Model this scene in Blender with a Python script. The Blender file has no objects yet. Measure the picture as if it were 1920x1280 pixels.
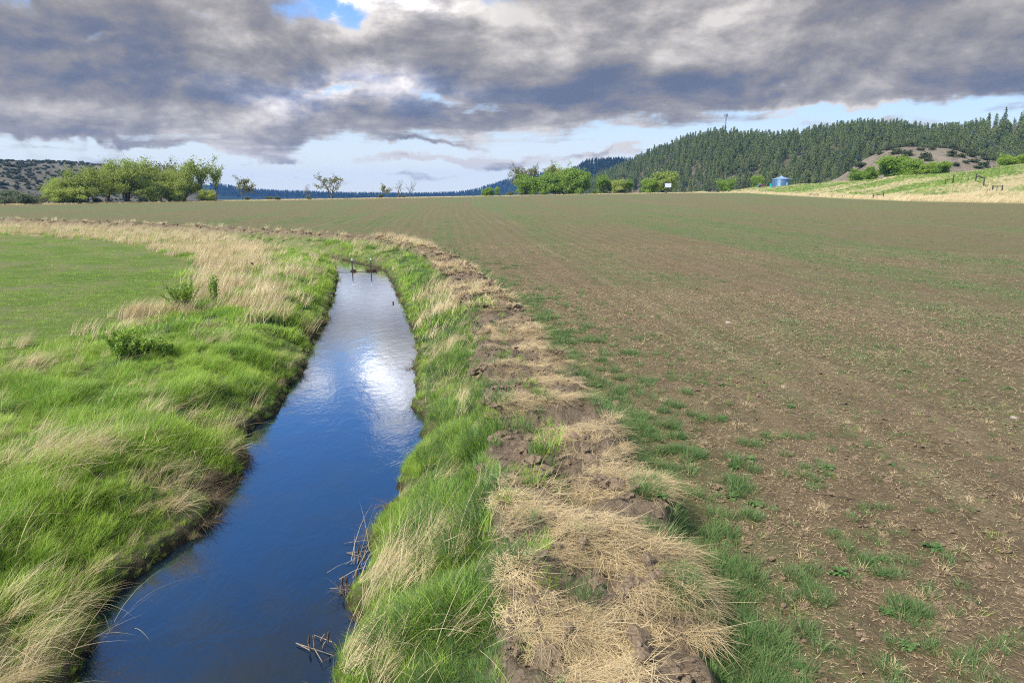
import bpy, bmesh, math, random
import numpy as np
from mathutils import Vector

random.seed(7)
rng = np.random.default_rng(7)
S = bpy.context.scene
COL = S.collection
R = math.radians

# ------------------------------------------------------------------ camera
CAM_H = 5.2
F = 1280.0                       # focal length in photo pixels (24 mm on a 36 mm frame)
HORIZON = 362.0
TP = (640 - HORIZON) / F
P = math.atan(TP)
cP, sP = math.cos(P), math.sin(P)
cam_d = bpy.data.cameras.new("camera")
cam = bpy.data.objects.new("camera", cam_d)
COL.objects.link(cam)
cam.location = (0, 0, CAM_H)
cam.rotation_euler = (math.pi / 2 - P, 0, 0)
cam_d.sensor_width = 36
cam_d.lens = 24
cam_d.clip_start = 0.1
cam_d.clip_end = 30000
S.camera = cam

# ------------------------------------------------------------------ light + exposure
SUN_AZ, SUN_EL = R(-130), R(46)          # azimuth from +Y, clockwise positive: behind and to the left
sun_dir = Vector((math.sin(SUN_AZ) * math.cos(SUN_EL), math.cos(SUN_AZ) * math.cos(SUN_EL), math.sin(SUN_EL)))
sd = bpy.data.lights.new("sun", 'SUN')
sd.energy = 4.8
sd.angle = R(9)
sd.color = (1.0, 0.92, 0.79)
sun = bpy.data.objects.new("sun", sd)
COL.objects.link(sun)
sun.rotation_euler = sun_dir.to_track_quat('Z', 'Y').to_euler()
S.view_settings.view_transform = 'Standard'
S.view_settings.look = 'None'
S.view_settings.exposure = 0.35
S.view_settings.gamma = 1.0
S.render.engine = 'CYCLES'
cy = S.cycles
cy.max_bounces = 6
cy.diffuse_bounces = 3
cy.glossy_bounces = 3
cy.transmission_bounces = 4
cy.transparent_max_bounces = 6
cy.volume_bounces = 0
cy.caustics_reflective = False
cy.caustics_refractive = False
cy.use_denoising = False
cy.filter_width = 1.1
cy.sample_clamp_indirect = 4.0


class NT:
    """Small helper for writing node trees as expressions."""
    def __init__(self, tree):
        self.t = tree
        self.n = tree.nodes
        self.l = tree.links

    def put(self, sock, v):
        if isinstance(v, bpy.types.NodeSocket):
            self.l.new(v, sock)
        elif v is not None:
            if sock.type == 'RGBA' and len(v) == 3:
                v = (*v, 1)
            sock.default_value = v

    def m(self, op, a, b=None, c=None, clamp=False):
        n = self.n.new('ShaderNodeMath')
        n.operation = op
        n.use_clamp = clamp
        for i, v in enumerate((a, b, c)):
            self.put(n.inputs[i], v)
        return n.outputs[0]

    def v(self, op, a, b=None, scale=None):
        n = self.n.new('ShaderNodeVectorMath')
        n.operation = op
        self.put(n.inputs[0], a)
        if b is not None:
            self.put(n.inputs[1], b)
        if scale is not None:
            self.put(n.inputs['Scale'], scale)
        return n.outputs['Value'] if op in ('DOT_PRODUCT', 'LENGTH', 'DISTANCE') else n.outputs[0]

    def xyz(self, x, y, z=0.0):
        n = self.n.new('ShaderNodeCombineXYZ')
        for i, q in enumerate((x, y, z)):
            self.put(n.inputs[i], q)
        return n.outputs[0]

    def sep(self, a):
        n = self.n.new('ShaderNodeSeparateXYZ')
        self.put(n.inputs[0], a)
        return n.outputs

    def noise(self, vec, scale, detail=4, rough=0.55, dist=0.0, dim='3D', lac=2.0):
        n = self.n.new('ShaderNodeTexNoise')
        n.noise_dimensions = dim
        self.put(n.inputs['Vector'], vec)
        n.inputs['Scale'].default_value = scale
        n.inputs['Detail'].default_value = detail
        n.inputs['Roughness'].default_value = rough
        n.inputs['Lacunarity'].default_value = lac
        n.inputs['Distortion'].default_value = dist
        return n.outputs['Fac']

    def ss(self, x, a, b, lo=0.0, hi=1.0):
        n = self.n.new('ShaderNodeMapRange')
        n.interpolation_type = 'SMOOTHSTEP'
        self.put(n.inputs[0], x)
        n.inputs[1].default_value = a
        n.inputs[2].default_value = b
        n.inputs[3].default_value = lo
        n.inputs[4].default_value = hi
        return n.outputs[0]

    def lin(self, x, a, b, lo=0.0, hi=1.0):
        n = self.n.new('ShaderNodeMapRange')
        self.put(n.inputs[0], x)
        n.inputs[1].default_value = a
        n.inputs[2].default_value = b
        n.inputs[3].default_value = lo
        n.inputs[4].default_value = hi
        return n.outputs[0]

    def mix(self, f, a, b, mode='MIX'):
        n = self.n.new('ShaderNodeMix')
        n.data_type = 'RGBA'
        n.blend_type = mode
        n.clamp_factor = True
        self.put(n.inputs[0], f)
        self.put(n.inputs[6], a)
        self.put(n.inputs[7], b)
        return n.outputs[2]

    def attr(self, name, kind='GEOMETRY'):
        n = self.n.new('ShaderNodeAttribute')
        n.attribute_name = name
        n.attribute_type = kind
        return n.outputs['Fac']


def px_ray(px, py):
    cx, c = (px - 960) / F, (640 - py) / F
    return np.array([cx, cP + c * sP, -sP + c * cP])


def at_z(px, py, z):
    d = px_ray(px, py)
    t = (z - CAM_H) / d[2]
    return np.array([d[0] * t, d[1] * t, z])


def at_y(px, py, Y):
    d = px_ray(px, py)
    t = Y / d[1]
    return np.array([d[0] * t, Y, CAM_H + d[2] * t])


def azel(px, py):
    d = px_ray(px, py)
    return math.atan2(d[0], d[1]), math.atan2(d[2], math.hypot(d[0], d[1]))


# ------------------------------------------------------------------ sky
W = bpy.data.worlds.new("World")
S.world = W
W.use_nodes = True
W.node_tree.nodes.clear()
w = NT(W.node_tree)
D = w.n.new('ShaderNodeTexCoord').outputs['Generated']
dx, dy, dz = w.sep(D)
sky = w.n.new('ShaderNodeTexSky')
sky.sky_type = 'NISHITA'
sky.sun_disc = False
sky.sun_elevation = SUN_EL
sky.sun_rotation = SUN_AZ
sky.altitude = 1100
sky.air_density = 1.0
sky.dust_density = 0.6
sky.ozone_density = 2.5
az = w.m('ARCTAN2', dx, dy)
hor = w.m('SQRT', w.m('ADD', w.m('MULTIPLY', dx, dx), w.m('MULTIPLY', dy, dy)))
el = w.m('ARCTAN2', dz, hor)
zz = w.m('ADD', w.m('MAXIMUM', dz, 0.0), 0.20)
PL = w.xyz(w.m('DIVIDE', dx, zz), w.m('DIVIDE', dy, zz), 0.0)      # position on a flat cloud layer
AE = w.xyz(az, el, 0.0)
# ragged edges: the layout is pushed about by noise
wn1 = w.noise(D, 5.0, 5, 0.6)
wn2 = w.noise(w.v('ADD', D, (13.1, 4.7, 2.0)), 6.0, 5, 0.6)
warp = w.xyz(w.m('MULTIPLY', w.m('SUBTRACT', wn1, 0.5), 0.24), w.m('MULTIPLY', w.m('SUBTRACT', wn2, 0.5), 0.10), 0.0)
AEW = w.v('ADD', AE, warp)


def blobs(items):
    acc = None
    for px, py, sx, sy, a in items:
        A, E = azel(px, py)
        q = w.v('MULTIPLY', w.v('SUBTRACT', AEW, (A, E, 0)), (F / sx, F / sy, 0))
        e = w.m('EXPONENT', w.m('MULTIPLY', w.v('DOT_PRODUCT', q, q), -1.0))
        acc = w.m('MULTIPLY_ADD', e, a, acc if acc is not None else 0.0)
    return acc


cover = blobs([
    (150, 120, 420, 120, 1.0), (620, 110, 420, 95, 0.8), (1150, 90, 420, 110, 1.0), (1700, 110, 420, 120, 1.0),
    (520, 225, 420, 38, 0.75), (100, 225, 260, 26, 0.35), (1010, 215, 160, 14, 0.5), (1250, 190, 300, 22, 0.5),
    (590, 176, 60, 20, -0.9), (790, 168, 120, 15, -0.85), (900, 200, 110, 12, -0.6),
    (640, 14, 70, 24, -0.65), (410, 42, 50, 22, -0.45), (690, 62, 50, 24, -0.9), (1052, 55, 30, 9, -0.4), (690, 172, 110, 13, -0.15),
    (180, 56, 170, 9, -0.45), (1500, 160, 60, 13, -1.0), (1590, 198, 130, 15, -1.2),
    (505, 291, 55, 9, 0.95), (760, 298, 90, 10, 0.95), (935, 298, 120, 8, 0.95), (700, 333, 420, 9, 0.6), (1060, 290, 90, 6, 0.25),
    (150, 262, 220, 7, 0.6), (1130, 285, 70, 6, 0.5), (820, 265, 120, 5, 0.6), (620, 300, 40, 8, 0.7), (300, 275, 160, 5, 0.4),
    # the sky above the picture, as the creek mirrors it
    (700, -30, 150, 45, 0.35), (500, -330, 230, 120, -1.5), (250, -900, 600, 260, 0.45), (860, -330, 200, 120, 0.45), (700, -150, 200, 40, 0.3), (690, -175, 50, 30, 0.4),
])
DV = w.v('MULTIPLY', D, (1.0, 1.0, 2.1))
fb = w.noise(DV, 5.2, 9, 0.60, 0.15)
fb2 = w.noise(w.v('ADD', DV, (-0.022, 0.0, 0.042)), 5.2, 7, 0.58, 0.15)      # the same clouds a step towards the light
fine = w.noise(w.v('ADD', DV, (5, 9, 3)), 15.0, 6, 0.62, 0.3)
ctot = w.m('ADD', w.m('MULTIPLY_ADD', w.m('SUBTRACT', fb, 0.5), 2.5, cover), w.m('MULTIPLY', w.m('SUBTRACT', fine, 0.5), 1.0))
ctot = w.m('ADD', ctot, w.ss(el, R(29), R(50), 0.0, 0.4))
ctot = w.m('ADD', ctot, w.ss(el, R(4.4), R(7.2), -0.42, 0.0))
streak = w.noise(w.xyz(w.m('MULTIPLY', az, 5.0), w.m('MULTIPLY', el, 46.0), 3.0), 1.0, 6, 0.6, 0.3)
ctot = w.m('ADD', ctot, w.m('MULTIPLY', w.m('MULTIPLY', w.m('SUBTRACT', streak, 0.5), 1.9), w.ss(el, R(10.5), R(6), 0.0, 1.0)))
dens = w.ss(ctot, 0.04, 0.56)
thick = w.ss(ctot, 0.28, 1.0)
light = blobs([
    (1380, 70, 260, 70, 0.55), (1060, 60, 150, 60, 0.3), (430, 55, 90, 40, 0.6), (690, 65, 80, 35, 0.6), (930, 12, 120, 30, 0.6), (900, 80, 120, 50, 0.25),
    (110, 218, 160, 26, 0.6), (480, 225, 180, 26, 0.38), (1600, 195, 140, 25, 0.7), (760, 298, 500, 30, 0.6), (1000, 215, 120, 12, 0.25), (560, 130, 200, 22, 0.15),
    (300, -850, 600, 300, -0.5), (120, 30, 260, 55, -0.3), (640, 150, 420, 16, -0.12), (1120, 182, 320, 28, -0.34), (1820, 190, 260, 40, -0.3), (200, 130, 260, 40, -0.12),
])
relief = w.m('MULTIPLY', w.m('SUBTRACT', fb, fb2), 2.4)
lum = w.m('ADD', w.m('ADD', w.m('MULTIPLY_ADD', thick, -0.34, 0.66), relief), w.m('MULTIPLY', light, 0.75))
lum = w.m('ADD', lum, w.m('MULTIPLY', w.m('SUBTRACT', fine, 0.5), 0.22))
lum = w.m('ADD', lum, w.ss(w.v('DOT_PRODUCT', D, tuple(sun_dir)), 0.0, 1.0, 0.0, 0.5))     # clouds near the sun are brighter
ramp = w.n.new('ShaderNodeValToRGB')
cr = ramp.color_ramp
cr.elements[0].position = 0.0
cr.elements[0].color = (0.15, 0.175, 0.25, 1)
cr.elements[1].position = 1.0
cr.elements[1].color = (0.76, 0.72, 0.68, 1)
for p_, c_ in ((0.2, (0.195, 0.21, 0.27)), (0.4, (0.28, 0.27, 0.285)), (0.58, (0.37, 0.355, 0.355)), (0.78, (0.54, 0.505, 0.485))):
    e = cr.elements.new(p_)
    e.color = (*c_, 1)
w.put(ramp.inputs[0], lum)
cloud = ramp.outputs[0]
skyc = w.v('MULTIPLY', w.v('SCALE', sky.outputs[0], scale=0.15), (0.36, 0.92, 1.55))
skyc = w.v('SCALE', skyc, scale=w.ss(el, R(25), R(36), 1.0, 0.62))
# thin high veil: paler low down
veil = w.ss(el, R(2), R(19), 0.93, 0.12)
veilc = w.mix(w.ss(el, R(0), R(7)), (0.98, 0.95, 0.85), (0.70, 0.85, 0.95))
skyc = w.mix(veil, skyc, veilc)
glow = blobs([(690, -32, 105, 40, 9.0), (560, 178, 60, 22, 0.6), (690, 165, 200, 24, 1.5), (690, -170, 45, 24, 4.0)])      # brightness added to cloud patches so the creek mirrors them white
glow = w.m('MULTIPLY', glow, w.ss(w.m('ADD', fb, w.m('MULTIPLY', fine, 0.5)), 0.62, 0.88, 0.35, 1.5))
cloud = w.v('SCALE', cloud, scale=w.m('ADD', glow, 1.0))
full = w.mix(dens, skyc, cloud)
full = w.v('SCALE', full, scale=w.ss(w.v('DOT_PRODUCT', D, tuple(sun_dir)), -0.1, 0.9, 0.82, 1.45))  # sky raised towards the sun, out of view, as added fill light
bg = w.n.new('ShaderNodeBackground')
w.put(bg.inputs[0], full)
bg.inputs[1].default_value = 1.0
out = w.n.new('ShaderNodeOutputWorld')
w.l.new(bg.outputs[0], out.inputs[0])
W.cycles.sampling_method = 'MANUAL'
W.cycles.sample_map_resolution = 512


# ------------------------------------------------------------------ helpers
def vnoise(x, y, seed=0):
    xi, yi = np.floor(x).astype(np.int64), np.floor(y).astype(np.int64)
    xf, yf = x - xi, y - yi
    u, v = xf * xf * (3 - 2 * xf), yf * yf * (3 - 2 * yf)

    def h(a, b):
        n = (a * 374761393 + b * 668265263 + seed * 1442695041) & 0xFFFFFFFF
        n = ((n ^ (n >> 13)) * 1274126177) & 0xFFFFFFFF
        return ((n ^ (n >> 16)) & 0xFFFF) / 65535.0
    a, b, c, d = h(xi, yi), h(xi + 1, yi), h(xi, yi + 1), h(xi + 1, yi + 1)
    return a + (b - a) * u + (c - a) * v + (a - b - c + d) * u * v


def fbm(x, y, seed=0, oct=4, gain=0.5):
    s = np.zeros_like(x, dtype=float)
    amp, tot = 1.0, 0.0
    for i in range(oct):
        s += amp * vnoise(x, y, seed + i * 17)
        tot += amp
        amp *= gain
        x, y = x * 2.03 + 11.3, y * 2.03 + 5.7
    return s / tot - 0.5


def sstep(x, a, b):
    t = np.clip((x - a) / (b - a), 0, 1)
    return t * t * (3 - 2 * t)


def mesh_np(name, V, Fs, mats=(), attrs=None, smooth=False, midx=None):
    """V (n,3); Fs a list of integer arrays (m,k), each with its own corner count."""
    me = bpy.data.meshes.new(name)
    V = np.asarray(V, dtype=np.float32)
    me.vertices.add(len(V))
    me.vertices.foreach_set('co', V.ravel())
    Fs = [np.asarray(f, dtype=np.int32) for f in Fs if len(f)]
    if Fs:
        loops = np.concatenate([f.ravel() for f in Fs])
        tot = np.concatenate([np.full(len(f), f.shape[1], dtype=np.int32) for f in Fs])
        start = np.concatenate([[0], np.cumsum(tot)[:-1]]).astype(np.int32)
        me.loops.add(len(loops))
        me.loops.foreach_set('vertex_index', loops)
        me.polygons.add(len(tot))
        me.polygons.foreach_set('loop_start', start)
        me.polygons.foreach_set('loop_total', tot)
        me.polygons.foreach_set('use_smooth', np.full(len(tot), smooth, dtype=bool))
        if midx is not None:
            me.polygons.foreach_set('material_index', np.asarray(midx, dtype=np.int32))
    for mt in mats:
        me.materials.append(mt)
    for k, a in (attrs or {}).items():
        a = np.asarray(a)
        if a.ndim == 2:
            at = me.attributes.new(k, 'FLOAT_VECTOR', 'POINT')
            at.data.foreach_set('vector', a.astype(np.float32).ravel())
        elif a.dtype.kind == 'i':
            at = me.attributes.new(k, 'INT', 'POINT')
            at.data.foreach_set('value', a.astype(np.int32))
        else:
            at = me.attributes.new(k, 'FLOAT', 'POINT')
            at.data.foreach_set('value', a.astype(np.float32))
    me.update(calc_edges=True)
    me.validate()
    return me


def link(name, me, parent=None, loc=None, rotz=0.0, scale=None):
    o = bpy.data.objects.new(name, me)
    COL.objects.link(o)
    if loc is not None:
        o.location = tuple(float(q) for q in loc)
    o.rotation_euler = (0, 0, rotz)
    if scale is not None:
        o.scale = (scale,) * 3 if np.isscalar(scale) else scale
    if parent is not None:
        o.parent = parent
    return o


def tag(o, label=None, cat=None, group=None, kind=None):
    for k, v_ in (('label', label), ('category', cat), ('group', group), ('kind', kind)):
        if v_:
            o[k] = v_
    return o


def copy_thing(o, loc, rotz, scale, label=None):
    c = o.copy()
    COL.objects.link(c)
    c.location = tuple(float(q) for q in loc)
    c.rotation_euler = (0, 0, rotz)
    c.scale = (scale,) * 3 if np.isscalar(scale) else scale
    if label:
        c['label'] = label
    for ch in list(o.children):
        d = ch.copy()
        COL.objects.link(d)
        d.parent = c
    return c


class MB:
    """Collects boxes, tubes and loose faces, then becomes one mesh."""
    def __init__(self):
        self.V, self.Q, self.T, self.n = [], [], [], 0

    def add(self, V, Q=(), T=()):
        self.V.append(np.asarray(V, dtype=float))
        if len(Q):
            self.Q.append(np.asarray(Q) + self.n)
        if len(T):
            self.T.append(np.asarray(T) + self.n)
        self.n += len(V)

    def box(self, c, s, rz=0.0, bev=0.0):
        x, y, z = (q / 2 for q in s)
        V = np.array([[a * x, b * y, e * z] for e in (-1, 1) for a, b in ((-1, -1), (1, -1), (1, 1), (-1, 1))])
        co, si = math.cos(rz), math.sin(rz)
        V = np.column_stack([V[:, 0] * co - V[:, 1] * si, V[:, 0] * si + V[:, 1] * co, V[:, 2]]) + np.array(c)
        self.add(V, [[3, 2, 1, 0], [4, 5, 6, 7], [0, 1, 5, 4], [1, 2, 6, 5], [2, 3, 7, 6], [3, 0, 4, 7]])

    def tube(self, pts, rad, n=6, cap=True):
        pts = np.asarray(pts, dtype=float)
        rad = np.broadcast_to(np.asarray(rad, dtype=float), (len(pts),))
        d = np.gradient(pts, axis=0)
        d /= np.linalg.norm(d, axis=1)[:, None] + 1e-9
        ref = np.where(np.abs(d[:, 2:3]) > 0.9, np.array([[1.0, 0, 0]]), np.array([[0, 0, 1.0]]))
        a = np.cross(d, ref)
        a /= np.linalg.norm(a, axis=1)[:, None] + 1e-9
        b = np.cross(d, a)
        th = np.arange(n) * 2 * np.pi / n
        V = (pts[:, None] + rad[:, None, None] * (np.cos(th)[None, :, None] * a[:, None] + np.sin(th)[None, :, None] * b[:, None])).reshape(-1, 3)
        i = np.arange(len(pts) - 1)[:, None] * n
        j = np.arange(n)[None]
        Q = np.stack([i + j, i + (j + 1) % n, i + n + (j + 1) % n, i + n + j], -1).reshape(-1, 4)
        T = []
        if cap:
            k = len(V)
            V = np.vstack([V, pts[-1:], pts[:1]])
            l = (len(pts) - 1) * n
            T = [[l + q, l + (q + 1) % n, k] for q in range(n)] + [[(q + 1) % n, q, k + 1] for q in range(n)]
        self.add(V, Q, T)

    def build(self, name, mats, attrs=None, smooth=False):
        V = np.vstack(self.V)
        fs = []
        if self.Q:
            fs.append(np.vstack(self.Q))
        if self.T:
            fs.append(np.vstack(self.T))
        return mesh_np(name, V, fs, mats if isinstance(mats, (list, tuple)) else [mats], attrs, smooth)


def new_mat(name):
    m_ = bpy.data.materials.new(name)
    m_.use_nodes = True
    m_.node_tree.nodes.clear()
    t = NT(m_.node_tree)
    o = t.n.new('ShaderNodeOutputMaterial')
    return m_, t, o


def bsdf(t, o, color, rough=0.8, spec=0.2, normal=None, metallic=0.0):
    b = t.n.new('ShaderNodeBsdfPrincipled')
    t.put(b.inputs['Base Color'], color)
    t.put(b.inputs['Roughness'], rough)
    b.inputs['Specular IOR Level'].default_value = spec
    b.inputs['Metallic'].default_value = metallic
    if normal is not None:
        t.l.new(normal, b.inputs['Normal'])
    if o is not None:
        t.l.new(b.outputs[0], o.inputs[0])
    return b


def bump(t, h, strength, dist):
    b = t.n.new('ShaderNodeBump')
    b.inputs['Strength'].default_value = strength
    b.inputs['Distance'].default_value = dist
    t.put(b.inputs['Height'], h)
    return b.outputs[0]


def simple_mat(name, c1, c2, scale=3.0, rough=0.75, spec=0.25, metallic=0.0, bumpd=0.01):
    m_, t, o = new_mat(name)
    pos = t.n.new('ShaderNodeTexCoord').outputs['Object']
    f = t.noise(pos, scale, 5, 0.6)
    bsdf(t, o, t.mix(t.ss(f, 0.3, 0.7), c1, c2), rough, spec, bump(t, f, 0.4, bumpd), metallic)
    return m_


def leaf_mat(name, lo, hi, dry=None, trans=0.35, rough=0.55, obj_var=0.0):
    """Blade or leaf: per-leaf tint 'rnd', along-blade 't', per-instance 'tint'."""
    m_, t, o = new_mat(name)
    rnd = t.attr('rnd')
    tint = t.attr('tint', 'INSTANCER')
    along = t.attr('t')
    f = t.m('ADD', t.m('MULTIPLY', tint, 0.65), t.m('MULTIPLY', rnd, 0.45))
    if obj_var:
        oi = t.n.new('ShaderNodeObjectInfo').outputs['Random']
        f = t.m('ADD', t.m('MULTIPLY', rnd, 0.6), t.m('MULTIPLY', oi, obj_var))
    c = t.mix(f, lo, hi)
    if dry is not None:
        c = t.mix(t.m('MULTIPLY', t.ss(along, 0.35, 0.0), 0.55), c, dry)
        c = t.mix(t.ss(rnd, 0.9, 0.93, 0.0, 0.8), c, dry)
    b = bsdf(t, None, c, rough, 0.25)
    if trans:
        tr = t.n.new('ShaderNodeBsdfTranslucent')
        t.put(tr.inputs[0], c)
        mx = t.n.new('ShaderNodeMixShader')
        mx.inputs[0].default_value = trans
        t.l.new(b.outputs[0], mx.inputs[1])
        t.l.new(tr.outputs[0], mx.inputs[2])
        t.l.new(mx.outputs[0], o.inputs[0])
    else:
        t.l.new(b.outputs[0], o.inputs[0])
    return m_


# ------------------------------------------------------------------ plan of the place (metres; camera above the origin)
def poly_px(pts, z):
    return np.array([at_z(a, b, z)[:2] for a, b in pts])


L_EDGE = poly_px([(140, 1280), (200, 1170), (262, 1092), (330, 1040), (412, 992), (428, 962), (420, 935), (450, 900), (476, 852), (482, 812), (515, 790),
                  (542, 740), (575, 690), (592, 650), (612, 620), (620, 590), (634, 550), (640, 520), (632, 492)], 0.0)
R_EDGE = poly_px([(610, 1280), (630, 1200), (650, 1120), (668, 1060), (682, 1010), (718, 960), (735, 920), (742, 880), (770, 840), (778, 800), (766, 760),
                  (770, 700), (772, 660), (762, 600), (746, 570), (730, 530), (714, 505)], 0.0)
EXT = np.array([(-17.5, 58.0), (-26, 66.5), (-39, 77), (-53, 85), (-79, 96), (-150, 121), (-400, 210)])
edir = np.gradient(EXT, axis=0)
edir /= np.linalg.norm(edir, axis=1)[:, None]
enr = np.column_stack([edir[:, 1], -edir[:, 0]])            # to the right of travel
L_EDGE = np.vstack([[(-4.4, -30), (-4.5, 0)], L_EDGE, EXT - enr * 1.3])
R_EDGE = np.vstack([[(-1.8, -30), (-1.8, 0)], R_EDGE, EXT + enr * 1.3])
WATER = np.vstack([L_EDGE, R_EDGE[::-1]])
RIDGE = np.vstack([[(0.9, -30), (0.85, 0)],
                   poly_px([(1110, 1280), (1100, 1100), (1080, 960), (1030, 800), (975, 700), (935, 610), (895, 555), (845, 505), (800, 475), (705, 453)], 1.0),
                   EXT[1:] + enr[1:] * 3.6])
LAWN = poly_px([(-500, 730), (0, 672), (120, 650), (230, 610), (320, 565), (366, 512), (348, 483), (240, 457), (120, 447), (0, 442), (-500, 434)], 0.9)
BAND = poly_px([(-500, 414), (0, 418), (150, 422), (400, 434), (470, 445), (505, 470), (490, 508), (440, 545), (400, 566), (352, 566), (366, 512), (348, 483), (240, 457), (120, 447), (0, 442), (-500, 434)], 0.9)



def seg_dist(x, y, poly, closed=False):
    """Unsigned distance and the sign of the nearest segment's side (+ = right of travel)."""
    best = np.full(x.shape, 1e18)
    sgn = np.zeros(x.shape)
    n = len(poly)
    for i in range(n if closed else n - 1):
        a, b = poly[i], poly[(i + 1) % n]
        d = b - a
        L2 = d @ d
        t = np.clip(((x - a[0]) * d[0] + (y - a[1]) * d[1]) / L2, 0, 1)
        qx, qy = x - a[0] - t * d[0], y - a[1] - t * d[1]
        q = qx * qx + qy * qy
        m_ = q < best
        best = np.where(m_, q, best)
        sgn = np.where(m_, np.sign((x - a[0]) * d[1] - (y - a[1]) * d[0]), sgn)
    return np.sqrt(best), sgn


def inside(x, y, poly):
    r = np.zeros(x.shape, dtype=bool)
    n = len(poly)
    for i in range(n):
        x1, y1 = poly[i]
        x2, y2 = poly[(i + 1) % n]
        if y1 == y2:
            continue
        c = ((y1 > y) != (y2 > y)) & (x < (x2 - x1) * (y - y1) / (y2 - y1) + x1)
        r ^= c
    return r


def sdist(x, y, poly):
    d, _ = seg_dist(x, y, poly, True)
    return np.where(inside(x, y, poly), -d, d)


EDGE_PX = np.array([-600, 0, 400, 800, 1100, 1300, 1400, 1500, 1600, 1700, 1800, 1920, 2500])
EDGE_PY = np.array([392, 385, 378, 370.5, 364.5, 361.5, 362, 368, 373, 377, 379, 381, 392])
EDGE_D = np.array([220, 235, 270, 320, 335, 325, 305, 250, 205, 172, 160, 150, 120])
TOP_PX = np.array([-600, 1250, 1330, 1400, 1500, 1640, 1760, 1850, 1920, 2500])
TOP_PY = np.array([0, 0, 358.5, 353.5, 347, 337, 327, 318, 310, 250])


def azpx(x, y):
    a = np.clip(np.arctan2(x, y), R(-57), R(57))
    return 960 + F / cP * np.tan(a)


def h_at(py, r, px):
    """Height of a point seen at image row py, r metres away along the ground."""
    c = (640 - py) / F
    cx = (px - 960) / F
    return CAM_H + r * (-sP + c * cP) / np.hypot(cx, cP + c * sP)


def base_z(x, y):
    r = np.hypot(x, y)
    px = azpx(x, y)
    Dd = np.interp(px, EDGE_PX, EDGE_D)
    ze = h_at(np.interp(px, EDGE_PX, EDGE_PY), Dd, px)
    z = 0.9 + (ze - 0.9) * np.clip((r - 60) / (Dd - 60), 0, 1) ** 1.35
    Wd = 80.0
    zt = h_at(np.interp(px, TOP_PX, TOP_PY), Dd + Wd, px)
    right = sstep(px, 1290, 1420)
    k = np.clip((r - Dd) / Wd, 0, 1)
    up = ze + (zt - ze) * (0.75 * k + 0.25 * k * k) + np.clip(r - Dd - Wd, 0, 400) * 0.006
    down = ze - np.clip(r - Dd - 25, 0, 1200) * 0.016
    beyond = np.where(r > Dd, 1.0, 0.0)
    z = np.where(beyond > 0, down + (up - down) * right, z)
    z = z + beyond * sstep(r - Dd, 0, 15) * fbm(x / 14, y / 14, 91, 3) * 1.4 * right
    front = np.where(y < -5, 0.0, 1.0)
    return 0.9 + (z - 0.9) * front, r, px, Dd


def ground(x, y):
    """Height and zone weights of the ground at the given points."""
    x, y = np.asarray(x, dtype=float), np.asarray(y, dtype=float)
    z, r, px, Dd = base_z(x, y)
    near = r < 190
    dw = np.full(x.shape, 60.0)
    sr = np.where(x > 0, 60.0, 60.0)
    lawn = np.full(x.shape, 60.0)
    band = np.full(x.shape, 60.0)
    if near.any():
        xn, yn = x[near], y[near]
        dn = sdist(xn, yn, WATER) - 0.16 + fbm(xn / 0.8, yn / 0.8, 3, 3) * 0.6 * sstep(np.hypot(xn, yn), 45, 25)
        d, s = seg_dist(xn, yn, RIDGE)
        dw[near] = dn
        sr[near] = d * s
        lawn[near] = sdist(xn, yn, LAWN) + fbm(xn / 2, yn / 2, 8, 3) * 1.2
        band[near] = sdist(xn, yn, BAND) + fbm(xn / 2, yn / 2, 9, 3) * 1.5
    # beyond 190 m keep the side of the ridge by azimuth
    far_left = (~near) & (x < -90) & (y < 0.44 * -x + 55)
    sr[far_left] = -60
    lawn[far_left] = 1.0
    field_side = sr > 0
    jit = fbm(x / 1.6, y / 1.6, 21, 3)
    hw = np.clip(1.12 - (r - 12) * 0.009, 0.62, 1.12) * (1 + 0.7 * jit)
    spoil = sstep(np.abs(sr), hw * 1.15, hw * 0.75)
    # banks
    bank = np.where(dw > 0, 0.02 + 0.22 * sstep(dw, 0, 0.18) + 0.66 * sstep(dw, 0.1, 1.7), -0.03 - 0.55 * sstep(-dw, 0, 0.8))
    wbank = sstep(dw, 3.0, 1.5)
    zz_ = z * (1 - wbank) + (bank + (z - 0.9)) * wbank
    lump = fbm(x / 1.3, y / 1.3, 31, 4)
    dry_land = sstep(dw, 0.0, 0.8)
    rough_g = np.where(field_side, 0.05, 0.16) * (lawn > 0.5) + 0.03
    zz_ = zz_ + lump * rough_g * dry_land * near
    mound = spoil * (0.46 + 0.6 * fbm(x / 0.9, y / 0.9, 41, 4) + 0.30 * np.abs(fbm(x / 0.3, y / 0.3, 43, 3)))
    zz_ = zz_ + np.maximum(mound, -0.05) * dry_land
    fld = (sr > 0) & (r < Dd)
    zz_ = zz_ + fld * near * (fbm(x / 0.22, y / 0.22, 51, 3) * 0.07 * sstep(r, 60, 20))
    return dict(z=zz_, r=r, px=px, D=Dd, dw=dw, sr=sr, lawn=lawn, band=band, spoil=spoil, jit=jit, lump=lump)


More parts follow.
